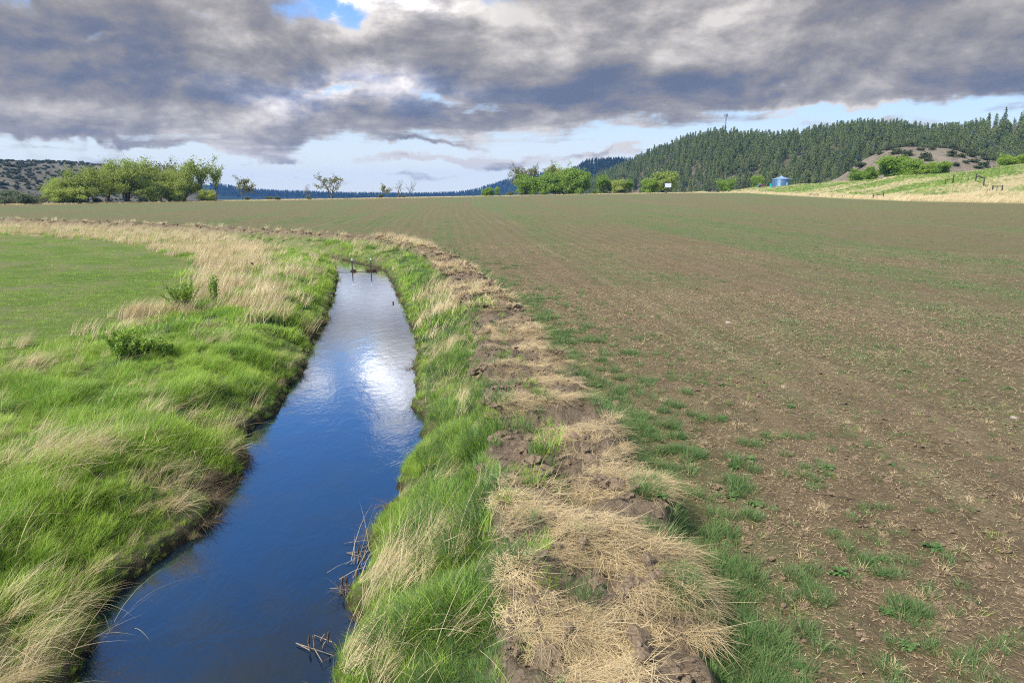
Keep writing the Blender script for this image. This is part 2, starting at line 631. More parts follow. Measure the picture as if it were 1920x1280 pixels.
# patches of dry grass on the banks, seen in the photo
DRY_BLOBS = [(at_z(a, b, 0.9)[:2], c, d) for a, b, c, d in (
    (60, 640, 1.0, 0.9), (20, 700, 1.2, 0.5), (110, 860, 0.75, 1.0), (60, 890, 0.6, 0.6), (330, 890, 0.6, 0.75), (290, 960, 0.5, 0.7), (480, 565, 1.5, 0.85), (545, 515, 1.8, 0.8), (505, 545, 1.2, 0.5), (60, 1160, 0.45, 0.9),
    (10, 1220, 0.6, 0.9), (450, 790, 0.55, 0.8), (480, 725, 0.7, 0.55), (340, 770, 0.6, 0.5), (570, 590, 0.9, 0.5), (400, 640, 1.0, 0.3), (270, 590, 1.0, 0.9), (120, 1080, 0.5, 0.45),
    (820, 640, 0.9, 0.8), (835, 580, 1.2, 0.8), (800, 700, 0.7, 0.6), (775, 1010, 0.4, 1.0), (830, 1020, 0.35, 0.8), (700, 1160, 0.35, 0.75), (720, 1190, 0.3, 0.6), (860, 740, 0.6, 0.4), (800, 545, 1.6, 0.7), (900, 650, 0.8, 0.4),
    (700, 470, 2.2, 0.3), (620, 480, 2.0, 0.3), (560, 500, 1.8, 0.35))]


def dryness(g, x, y):
    q = sstep(g['band'], 0.6, -0.8) * (0.8 + 0.9 * fbm(x / 3.5, y / 3.5, 63, 3))
    for c, s, a in DRY_BLOBS:
        q = np.maximum(q, a * np.exp(-(((x - c[0]) / (s * 1.2)) ** 2 + ((y - c[1]) / s) ** 2)))
    q = q + 0.35 * fbm(x / 0.9, y / 0.9, 61, 3) * (q > 0.05)
    q = q * np.where((g['r'] > 22) & (g['r'] < 60) & (x < -4), 0.25 + 0.75 * sstep(g['dw'], 0.6, 2.6), 1.0)
    far = sstep(g['r'], 45, 70) * (g['sr'] < 0)
    q = q + far * 0.25
    return np.clip(q, 0, 1)


def bandness(x, y):
    """Green bands of seedlings along the drilled rows of the field."""
    yy = y + 0.0
    xx = x + 0.07 * yy + 10 * fbm(x / 120, y / 120, 71, 2)
    b = fbm(xx / 3.4, yy / 60, 72, 3) + 0.7 * fbm(xx / 11, yy / 90, 73, 2) + 0.45 * fbm(x / 5, y / 5, 74, 3)
    return b

# ------------------------------------------------------------------ ground sheet
def polar_grid():
    rr = [0.0, 1.5, 3.0, 4.0]
    r = 4.4
    while r < 5200:
        rr.append(r)
        r *= 1.0085 if r < 140 else (1.012 if r < 700 else 1.06)
    rr = np.array(rr)
    th = np.concatenate([np.linspace(-R(180), -R(60), 40)[:-1], np.linspace(-R(60), -R(46), 60)[:-1], np.linspace(-R(46), R(46), 760),
                         np.linspace(R(46), R(60), 60)[1:], np.linspace(R(60), R(180), 40)[1:-1]])
    return rr, th


def build_ground():
    rr, th = polar_grid()
    Rg, T = np.meshgrid(rr, th, indexing='ij')
    x, y = (Rg * np.sin(T)).ravel(), (Rg * np.cos(T)).ravel()
    g = ground(x, y)
    nr, nt = len(rr), len(th)
    i = np.arange(nr - 1)[:, None] * nt
    j = np.arange(nt)[None]
    Q = np.stack([i + j, i + nt + j, i + nt + (j + 1) % nt, i + (j + 1) % nt], -1).reshape(-1, 4)
    dw, sr, r = g['dw'], g['sr'], g['r']
    field = ((sr > 0) & (r < g['D'])).astype(float) * sstep(sr, 1.0, 1.9)
    field = np.where(r > 190, (r < g['D']) * (sr > 0), field)
    lawn = sstep(g['lawn'], 0.5, -0.5)
    spoil = g['spoil'] * sstep(dw, 0.3, 1.0)
    bed = sstep(dw, 0.22, 0.02)
    right = sstep(g['px'], 1290, 1400)
    over = r - g['D']
    strip = sstep(over, -3, 2) * sstep(over, 26, 10) * (0.8 + 0.6 * fbm(x / 6, y / 6, 77, 3))
    strip = strip * np.where(over > -3, 1, 0)
    slope = sstep(over, -2, 6) * right
    b = bandness(x, y)
    green = sstep(b, -0.25, 0.45) * 0.9 + 0.5 * sstep(r, 15, 110)
    green = np.maximum(green, sstep(np.abs(sr), 3.2, 1.9) * (sr > 0) * 0.7)
    dry = dryness(g, x, y)
    xx = x + 0.07 * y + 10 * fbm(x / 120, y / 120, 71, 2)
    ph = np.abs((xx - 7.0 + 12) % 24 - 12)
    track = sstep(np.abs(ph - 1.0), 0.36, 0.08) * 0.25 * sstep(fbm(x / 9, y / 25, 79, 3), -0.2, 0.25)
    V = np.column_stack([x, y, g['z']])
    return mesh_np('ground', V, [Q], [MAT_GROUND], dict(field=field, lawn=lawn, spoil=spoil, bed=bed, strip=strip, slope=slope, green=green, dry=dry, track=track, row=xx, arc=np.clip(g['lawn'], -60, 5)), smooth=True)


def ground_material():
    m_, t, o = new_mat('ground_soil_and_turf')
    pos = t.n.new('ShaderNodeNewGeometry').outputs['Position']
    A = t.attr
    n_f = t.noise(pos, 26, 6, 0.65)
    n_m = t.noise(pos, 5.0, 6, 0.62)
    n_l = t.noise(pos, 0.45, 5, 0.6)
    n_c = t.noise(t.v('MULTIPLY', pos, (1, 1, 0.3)), 75, 3, 0.6)
    # brown tilled soil with bits of straw
    soil = t.mix(t.ss(n_m, 0.32, 0.68), (0.080, 0.060, 0.032), (0.175, 0.132, 0.075))
    soil = t.mix(t.ss(n_f, 0.36, 0.66, 0, 0.75), soil, (0.225, 0.168, 0.096))
    soil = t.mix(t.ss(n_l, 0.4, 0.68, 0, 0.35), soil, (0.215, 0.16, 0.10))
    st = t.noise(t.v('MULTIPLY', pos, (1.0, 0.55, 1)), 30, 4, 0.75, 1.5)
    soil = t.mix(t.ss(st, 0.62, 0.70, 0, 0.75), soil, (0.46, 0.36, 0.22))
    gn = t.noise(pos, 6, 6, 0.75)
    gl = t.noise(t.v('MULTIPLY', pos, (1.0, 0.4, 1)), 0.7, 5, 0.65)
    soil = t.mix(t.ss(t.noise(t.v('MULTIPLY', pos, (1.0, 0.35, 1)), 1.6, 5, 0.7), 0.5, 0.68, 0, 0.5), soil, (0.225, 0.17, 0.10))
    gmask = t.m('MULTIPLY', A('green'), t.m('MULTIPLY', t.ss(gn, 0.36, 0.58), t.ss(gl, 0.3, 0.55, 0.35, 1.0)))
    rows = t.m('SINE', t.m('ADD', t.m('MULTIPLY', A('row'), 4.6), t.m('MULTIPLY', gl, 3.0)))
    gmask = t.m('MULTIPLY', gmask, t.lin(rows, -1, 1, 0.75, 1.15), clamp=True)
    soil = t.mix(t.ss(rows, 0.3, -1.0, 0, 0.11), soil, (0.33, 0.25, 0.14))
    soil = t.mix(gmask, soil, (0.110, 0.165, 0.055))
    soil = t.mix(t.m('MULTIPLY', A('track'), t.ss(gn, 0.3, 0.55)), soil, (0.30, 0.27, 0.15))
    # turf under the blades
    turf = t.mix(t.ss(n_m, 0.3, 0.7), (0.08, 0.12, 0.03), (0.15, 0.20, 0.06))
    turf = t.mix(t.ss(t.noise(pos, 1.3, 5, 0.65), 0.5, 0.64, 0, 0.8), turf, (0.26, 0.20, 0.115))
    turf = t.mix(t.m('MULTIPLY', A('dry'), t.ss(n_f, 0.3, 0.6)), turf, (0.36, 0.29, 0.17))
    lw = t.mix(t.ss(n_l, 0.3, 0.7), (0.125, 0.185, 0.032), (0.175, 0.235, 0.055))
    lw = t.mix(t.ss(n_f, 0.4, 0.65, 0, 0.6), lw, (0.06, 0.125, 0.022))
    lw = t.mix(t.ss(t.noise(t.v('MULTIPLY', pos, (0.5, 1.6, 1)), 0.35, 5, 0.65), 0.5, 0.7, 0, 0.6), lw, (0.085, 0.135, 0.03))
    lw = t.mix(t.ss(t.noise(pos, 0.16, 4, 0.6), 0.46, 0.62, 0, 0.75), lw, (0.185, 0.19, 0.085))
    arcs = t.m('SINE', t.m('ADD', t.m('MULTIPLY', A('arc'), 1.9), t.m('MULTIPLY', n_l, 5.0)))
    lw = t.mix(t.ss(arcs, 0.2, 1.0, 0, 0.4), lw, (0.20, 0.205, 0.075))
    sp = t.mix(t.ss(n_m, 0.33, 0.66), (0.105, 0.080, 0.054), (0.225, 0.172, 0.115))
    sp = t.mix(t.ss(n_f, 0.4, 0.68, 0, 0.6), sp, (0.275, 0.215, 0.145))
    # slope beyond the field
    ps = t.v('MULTIPLY', pos, (0.35, 1.0, 1.0))
    s1 = t.noise(ps, 0.13, 6, 0.65, 1.0)
    s2 = t.noise(ps, 0.9, 6, 0.7, 0.6)
    sl = t.mix(t.ss(s2, 0.3, 0.7), (0.14, 0.20, 0.055), (0.22, 0.29, 0.09))
    sl = t.mix(t.ss(s1, 0.5, 0.66, 0, 0.75), sl, (0.38, 0.36, 0.20))
    sl = t.mix(t.ss(t.noise(ps, 0.33, 5, 0.6, 0.5), 0.62, 0.7, 0, 0.5), sl, (0.34, 0.2, 0.09))
    far = t.mix(t.ss(s1, 0.4, 0.6), (0.14, 0.17, 0.06), (0.22, 0.21, 0.10))
    c = t.mix(A('field'), turf, soil)
    c = t.mix(A('lawn'), c, lw)
    c = t.mix(A('spoil'), c, sp)
    dist = t.v('LENGTH', pos)
    c = t.mix(t.m('MULTIPLY', t.ss(dist, 190, 200), t.m('SUBTRACT', 1.0, A('field'))), c, far)
    c = t.mix(A('slope'), c, sl)
    c = t.mix(A('strip'), c, t.mix(t.ss(s2, 0.35, 0.65), (0.50, 0.43, 0.26), (0.33, 0.31, 0.14)))
    c = t.mix(A('bed'), c, (0.045, 0.034, 0.022))
    clod = t.m('ADD', t.m('MULTIPLY', n_f, 0.6), t.m('ADD', t.m('MULTIPLY', n_c, 0.25), n_m))
    bsdf(t, o, c, 0.92, 0.12, bump(t, clod, 1.0, 0.10))
    return m_


MAT_GROUND = ground_material()
tag(link('ground', build_ground()), kind='structure')


# ------------------------------------------------------------------ creek water
def water_material():
    m_, t, o = new_mat('creek_water')
    pos = t.n.new('ShaderNodeNewGeometry').outputs['Position']
    n1 = t.noise(t.v('MULTIPLY', pos, (1.0, 0.55, 1)), 2.2, 4, 0.6, 0.6)
    n2 = t.noise(t.v('MULTIPLY', pos, (1.0, 0.6, 1)), 11, 4, 0.6, 0.8)
    h = t.m('ADD', t.m('MULTIPLY', n1, 1.0), t.m('MULTIPLY', n2, 0.2))
    nm = bump(t, h, 0.13, 0.05)
    base = t.mix(t.ss(t.noise(pos, 1.1, 4, 0.6), 0.4, 0.7), (0.002, 0.014, 0.036), (0.007, 0.014, 0.020))
    d = t.n.new('ShaderNodeBsdfDiffuse')
    t.put(d.inputs[0], base)
    gl = t.n.new('ShaderNodeBsdfGlossy')
    gl.inputs['Roughness'].default_value = 0.06
    t.put(gl.inputs[0], (0.9, 0.96, 1.0))
    t.l.new(nm, gl.inputs['Normal'])
    fr = t.n.new('ShaderNodeFresnel')
    fr.inputs[0].default_value = 1.6
    t.l.new(nm, fr.inputs['Normal'])
    f = t.m('MULTIPLY_ADD', fr.outputs[0], 2.15, 0.0, clamp=True)
    mx = t.n.new('ShaderNodeMixShader')
    t.put(mx.inputs[0], f)
    t.l.new(d.outputs[0], mx.inputs[1])
    t.l.new(gl.outputs[0], mx.inputs[2])
    t.l.new(mx.outputs[0], o.inputs[0])
    return m_


def build_water():
    # a strip wider than the water line; the banks cut it
    n = 90
    def resample(p):
        d = np.concatenate([[0], np.cumsum(np.linalg.norm(np.diff(p, axis=0), axis=1))])
        q = np.linspace(0, d[-1], n)
        q = d[-1] * (q / d[-1]) ** 1.0
        return np.column_stack([np.interp(q, d, p[:, 0]), np.interp(q, d, p[:, 1])])
    ctr_y = np.linspace(0, 1, n)
    a, b = resample(L_EDGE), resample(R_EDGE)
    dv = a - b
    dv /= np.linalg.norm(dv, axis=1)[:, None]
    a, b = a + dv * 0.7, b - dv * 0.7
    V = np.zeros((2 * n, 3))
    V[:n, :2], V[n:, :2] = a, b
    i = np.arange(n - 1)
    Q = np.stack([i, i + n, i + n + 1, i + 1], -1)
    return mesh_np('creek_water', V, [Q], [water_material()])


tag(link('water', build_water()), kind='structure')

# ------------------------------------------------------------------ plants: prototypes
PROTO = {}


def proto_coll(name, meshes):
    c = bpy.data.collections.new(name)
    for k, me in enumerate(meshes):
        o = bpy.data.objects.new('%s_%02d' % (name, k), me)
        c.objects.link(o)
    PROTO[name] = c
    return c


def blades(n, rad, hmin, hmax, wid, tilt=(0.05, 0.5), droop=(0.1, 0.6), seed=0, bias=None, spread=math.pi, segs=3, zbase=0.0, offset=(0, 0)):
    g = np.random.default_rng(seed)
    a0 = g.uniform(0, 2 * np.pi, n)
    rr = rad * np.sqrt(g.uniform(0, 1, n))
    bx, by = rr * np.cos(a0) + offset[0], rr * np.sin(a0) + offset[1]
    if bias is None:
        a = a0 + g.normal(0, 0.7, n)
    else:
        a = bias + g.normal(0, spread, n)
    L = g.uniform(hmin, hmax, n)
    th = g.uniform(*tilt, n)
    dr = g.uniform(*droop, n)
    face = a + np.pi / 2 + g.normal(0, 0.5, n)
    wv = np.column_stack([np.cos(face), np.sin(face), g.normal(0, 0.15, n)]) * (wid * g.uniform(0.7, 1.3, n))[:, None] / 2
    hd = np.column_stack([np.cos(a), np.sin(a), np.zeros(n)])
    p = np.column_stack([bx, by, np.full(n, zbase)])
    V, tt = [], []
    ang = th.copy()
    step = L / segs
    for s in range(segs + 1):
        f = 1.0 - (s / segs) ** 1.5
        if s < segs:
            V += [p - wv * f, p + wv * f]
            tt += [s / segs] * 2
        else:
            V += [p]
            tt += [1.0]
        p = p + step[:, None] * (hd * np.sin(ang)[:, None] + np.array([0, 0, 1.0]) * np.cos(ang)[:, None])
        ang = np.minimum(ang + dr, 1.95)
    m_ = 2 * segs + 1
    VV = np.stack(V, 1).reshape(-1, 3)
    T = np.tile(np.array(tt), n)
    base = np.arange(n)[:, None] * m_
    Q = [base + np.array([[2 * s, 2 * s + 1, 2 * s + 3, 2 * s + 2]]) for s in range(segs - 1)]
    Q = np.concatenate(Q)
    Tr = base + np.array([[2 * segs - 2, 2 * segs - 1, 2 * segs]])
    rnd = np.repeat(g.uniform(0, 1, n), m_)
    return VV, Q, Tr, T, rnd


def tuft(name, mat, parts):
    Vs, Qs, Ts, tt, rr, k = [], [], [], [], [], 0
    for V, Q, T, a, b in parts:
        Vs.append(V)
        Qs.append(Q + k)
        Ts.append(T + k)
        tt.append(a)
        rr.append(b)
        k += len(V)
    return mesh_np(name, np.vstack(Vs), [np.vstack(Qs), np.vstack(Ts)], [mat], dict(t=np.concatenate(tt), rnd=np.concatenate(rr)), smooth=True)


M_GRASS = leaf_mat('green_grass', (0.14, 0.30, 0.03), (0.40, 0.56, 0.085), dry=(0.44, 0.38, 0.18), trans=0.4)
M_DARKGRASS = leaf_mat('blue_green_grass', (0.07, 0.155, 0.045), (0.19, 0.31, 0.10), dry=(0.25, 0.24, 0.11), trans=0.35)
M_DRY = leaf_mat('dry_grass', (0.44, 0.355, 0.185), (0.74, 0.62, 0.37), trans=0.3)
M_STRAW = leaf_mat('straw', (0.31, 0.235, 0.12), (0.70, 0.56, 0.32), trans=0.15)
M_DEADLEAF = leaf_mat('dead_sedge', (0.10, 0.075, 0.045), (0.28, 0.21, 0.13), trans=0.15)

GRASS_N = [tuft('grass_tuft', M_GRASS, [blades(46, 0.13, 0.14, 0.40, 0.009, (0.05, 0.55), (0.08, 0.5), 10 + k)]) for k in range(6)]
GRASS_W = [tuft('grass_tuft', M_GRASS, [blades(46, 0.13, 0.16, 0.42, 0.009, (0.2, 0.9), (0.1, 0.5), 30 + k, 0.0, 0.7)]) for k in range(4)]
GRASS_F = [tuft('grass_tuft', M_GRASS, [blades(40, 0.30, 0.18, 0.44, 0.022, (0.1, 0.7), (0.08, 0.5), 50 + k, 0.0, 1.0)]) for k in range(5)]
DARK_N = [tuft('grass_tuft', M_DARKGRASS, [blades(60, 0.12, 0.12, 0.34, 0.008, (0.1, 0.8), (0.1, 0.5), 70 + k)]) for k in range(5)]
DARK_F = [tuft('grass_tuft', M_DARKGRASS, [blades(40, 0.28, 0.15, 0.36, 0.02, (0.1, 0.8), (0.1, 0.5), 80 + k)]) for k in range(4)]
DRY_UP = [tuft('dry_tuft', M_DRY, [blades(44, 0.16, 0.45, 1.0, 0.006, (0.15, 0.65), (0.05, 0.28), 90 + k, 0.0, 0.55, 4)]) for k in range(5)]
DRY_LIE = [tuft('dry_tuft', M_DRY, [blades(46, 0.16, 0.45, 1.0, 0.006, (0.6, 1.15), (0.08, 0.35), 100 + k, 0.0, 0.45, 4, 0.10)]) for k in range(5)]
DRY_FAR = [tuft('dry_tuft', M_DRY, [blades(44, 0.45, 0.45, 1.0, 0.022, (0.15, 0.8), (0.05, 0.3), 110 + k, 0.0, 0.6, 3)]) for k in range(5)]
DRY_THIN = [tuft('dry_tuft', M_DRY, [blades(12, 0.45, 0.4, 1.1, 0.006, (0.45, 1.35), (0.03, 0.3), 115 + k, 0.0, 0.7, 4, 0.14)]) for k in range(5)]
STRAW_N = [tuft('straw_tuft', M_STRAW, [blades(50, 0.28, 0.22, 0.75, 0.0065, (1.35, 1.68), (-0.06, 0.1), 120 + k, 0.0, 0.65, 3, 0.04), blades(26, 0.3, 0.12, 0.4, 0.006, (1.3, 1.66), (-0.1, 0.15), 130 + k, 1.5, 1.4, 3, 0.06)]) for k in range(6)]
STRAW_F = [tuft('straw_tuft', M_STRAW, [blades(50, 0.35, 0.25, 0.7, 0.02, (1.0, 1.6), (-0.05, 0.2), 140 + k, 0.0, 1.2, 3, 0.04)]) for k in range(4)]
BITS = [tuft('straw_bits', M_STRAW, [blades(30, 0.7, 0.025, 0.10, 0.0062, (1.25, 1.6), (-0.1, 0.1), 150 + k, 0.6, 1.3, 2, 0.012)]) for k in range(6)]
CLUMPS = [tuft('straw_clump', M_STRAW, [blades(44, 0.06, 0.06, 0.17, 0.006, (0.4, 1.5), (0.1, 0.6), 160 + k, None, 1, 3, 0.0)]) for k in range(4)]
SPROUT = [tuft('seedling', M_GRASS, [blades(14, 0.09, 0.05, 0.14, 0.006, (0.1, 0.9), (0.1, 0.5), 170 + k)]) for k in range(5)]
SPROUT_F = [tuft('seedling', M_DARKGRASS, [blades(22, 0.5, 0.06, 0.15, 0.016, (0.1, 0.9), (0.1, 0.5), 180 + k)]) for k in range(4)]
SEDGE = [tuft('sedge_tuft', M_DEADLEAF, [blades(46, 0.14, 0.2, 0.55, 0.007, (0.5, 1.3), (0.15, 0.5), 190 + k, 0.0, 0.8, 4)]) for k in range(4)]
LAWN_N = [tuft('lawn_tuft', M_GRASS, [blades(60, 0.35, 0.05, 0.13, 0.014, (0.1, 0.8), (0.1, 0.4), 200 + k)]) for k in range(4)]


def rosette(seed, yellow=False):
    """A broad-leaved weed: rows of lobed leaves lying out from a crown."""
    g = np.random.default_rng(seed)
    V, Q, T, tt, rr = [], [], [], [], []
    k = 0
    for i in range(26):
        a = g.uniform(0, 6.28)
        L = g.uniform(0.07, 0.17)
        up = g.uniform(0.15, 0.9)
        wd = g.uniform(0.02, 0.04)
        d = np.array([math.cos(a) * math.cos(up), math.sin(a) * math.cos(up), math.sin(up)])
        s = np.array([-math.sin(a), math.cos(a), 0])
        for f0, f1, w_ in ((0.1, 0.5, 0.7), (0.4, 0.8, 1.0), (0.65, 1.05, 0.75)):
            m0, m1 = d * L * f0 + [0, 0, 0.012], d * L * f1 + [0, 0, 0.012 - 0.25 * L * f1 * f1]
            c = (m0 + m1) / 2
            V += [m0, c - s * wd * w_, m1, c + s * wd * w_ + [0, 0, 0.008]]
            Q.append([k, k + 1, k + 2, k + 3])
            tt += [0.6] * 4
            rr += [g.uniform(0, 0.85)] * 4
            k += 4
    return np.array(V), np.array(Q), np.zeros((0, 3), dtype=int), np.array(tt), np.array(rr)


WEED = []
for k in range(4):
    V_, Q_, T_, t_, r_ = rosette(300 + k)
    WEED.append(mesh_np('weed_rosette', V_, [Q_], [M_DARKGRASS], dict(t=t_, rnd=r_), smooth=False))


def clod_mesh(seed, mat):
    g = np.random.default_rng(seed)
    bm = bmesh.new()
    for i in range(5):
        b2 = bmesh.new()
        bmesh.ops.create_icosphere(b2, subdivisions=2, radius=1)
        s = g.uniform(0.2, 0.6)
        off = g.uniform(-0.9, 0.9, 2)
        co = np.array([v.co[:] for v in b2.verts])
        nz = fbm(co[:, 0] * 2 + i * 7, co[:, 1] * 2 + co[:, 2] * 3, seed + i, 3)
        nz2 = fbm(co[:, 0] * 5 + i * 7, co[:, 1] * 4 + co[:, 2] * 5, seed + 9 + i, 3)
        for v, q, q2 in zip(b2.verts, nz, nz2):
            v.co *= s * (1 + 1.3 * q + 1.0 * q2)
            v.co.z *= 0.6
            v.co.x += off[0]
            v.co.y += off[1]
        me = bpy.data.meshes.new('tmp')
        b2.to_mesh(me)
        b2.free()
        bm.from_mesh(me)
        bpy.data.meshes.remove(me)
    me = bpy.data.meshes.new('soil_clod')
    bm.to_mesh(me)
    bm.free()
    me.materials.append(mat)
    return me


M_CLOD = simple_mat('clod_soil', (0.12, 0.088, 0.056), (0.245, 0.185, 0.122), 6, 0.95, 0.1, 0, 0.05)
M_FCLOD = simple_mat('field_clod_soil', (0.15, 0.105, 0.068), (0.26, 0.19, 0.125), 6, 0.95, 0.1, 0, 0.05)
CLOD = [clod_mesh(400 + k, M_CLOD) for k in range(4)]
FCLOD = [clod_mesh(420 + k, M_FCLOD) for k in range(4)]


def gn_tree(coll):
    ng = bpy.data.node_groups.new('scatter_' + coll.name, 'GeometryNodeTree')
    ng.interface.new_socket('Geometry', in_out='INPUT', socket_type='NodeSocketGeometry')
    ng.interface.new_socket('Geometry', in_out='OUTPUT', socket_type='NodeSocketGeometry')
    N, L = ng.nodes, ng.links
    gi, go = N.new('NodeGroupInput'), N.new('NodeGroupOutput')
    ci = N.new('GeometryNodeCollectionInfo')
    ci.inputs['Collection'].default_value = coll
    ci.inputs['Separate Children'].default_value = True
    ci.inputs['Reset Children'].default_value = True
    ip = N.new('GeometryNodeInstanceOnPoints')
    ip.inputs['Pick Instance'].default_value = True

    def na(name, tp):
        n = N.new('GeometryNodeInputNamedAttribute')
        n.data_type = tp
        n.inputs['Name'].default_value = name
        return n.outputs['Attribute']
    er = N.new('FunctionNodeEulerToRotation')
    L.new(gi.outputs[0], ip.inputs['Points'])
    L.new(ci.outputs[0], ip.inputs['Instance'])
    L.new(na('idx', 'INT'), ip.inputs['Instance Index'])
    L.new(na('rot', 'FLOAT_VECTOR'), er.inputs[0])
    L.new(er.outputs[0], ip.inputs['Rotation'])
    L.new(na('scl', 'FLOAT_VECTOR'), ip.inputs['Scale'])
    L.new(ip.outputs[0], go.inputs[0])
    return ng


class Scatter:
    """Points for one kind of stuff; becomes one object of instances."""
    def __init__(self, name, meshes, mats=()):
        self.name, self.meshes, self.P, self.rot, self.scl, self.idx, self.tint = name, meshes, [], [], [], [], []

    def add(self, x, y, z, rotz, scale, tint, pick, tiltx=None, tilty=None):
        n = len(x)
        if not n:
            return
        self.P.append(np.column_stack([x, y, z]))
        zx = np.zeros(n)
        self.rot.append(np.column_stack([zx if tiltx is None else tiltx, zx if tilty is None else tilty, np.broadcast_to(rotz, n)]))
        sc = np.asarray(scale, dtype=float)
        self.scl.append(sc if sc.ndim == 2 else np.repeat(np.broadcast_to(sc, n)[:, None], 3, 1))
        self.tint.append(np.broadcast_to(tint, n))
        a, b = pick
        self.idx.append(rng.integers(a, b, n))

    def build(self):
        coll = proto_coll(self.name + '_kinds', self.meshes)
        Pn = np.vstack(self.P)
        me = mesh_np(self.name, Pn, [], [], dict(rot=np.vstack(self.rot), scl=np.vstack(self.scl), idx=np.concatenate(self.idx).astype(np.int32), tint=np.clip(np.concatenate(self.tint), 0, 1)))
        o = link(self.name, me)
        md = o.modifiers.new('scatter', 'NODES')
        md.node_group = gn_tree(coll)
        print('scatter', self.name, len(Pn))
        return tag(o, kind='stuff')


def sector(r0, r1, dens, hw=0.80):
    n = int(hw * (r1 * r1 - r0 * r0) * dens)
    r = np.sqrt(rng.uniform(r0 * r0, r1 * r1, n))
    a = rng.uniform(-hw, hw, n)
    x, y = r * np.sin(a), r * np.cos(a)
    return x, y


def pick(x, y, g, m_):
    return x[m_], y[m_], {k: v_[m_] for k, v_ in g.items()}

# ------------------------------------------------------------------ scatter: banks, lawn, field
grass = Scatter('grass', GRASS_N + GRASS_W + GRASS_F + DARK_N + DARK_F + LAWN_N)       # 0-5, 6-9, 10-14, 15-19, 20-23, 24-27
dryg = Scatter('dry_grass', DRY_UP + DRY_LIE + DRY_FAR + DRY_THIN)                                 # 0-4, 5-9, 10-14
straw = Scatter('straw', STRAW_N + STRAW_F + BITS + CLUMPS)                             # 0-5, 6-9, 10-15, 16-19
weeds = Scatter('weeds', SPROUT + SPROUT_F + WEED)                                      # 0-4, 5-8, 9-12
clods = Scatter('soil_clods', CLOD + FCLOD)
sedge = Scatter('dead_sedge', SEDGE)


def wind(x, y):
    return 0.25 + 1.0 * fbm(x / 3.0, y / 3.0, 201, 3)


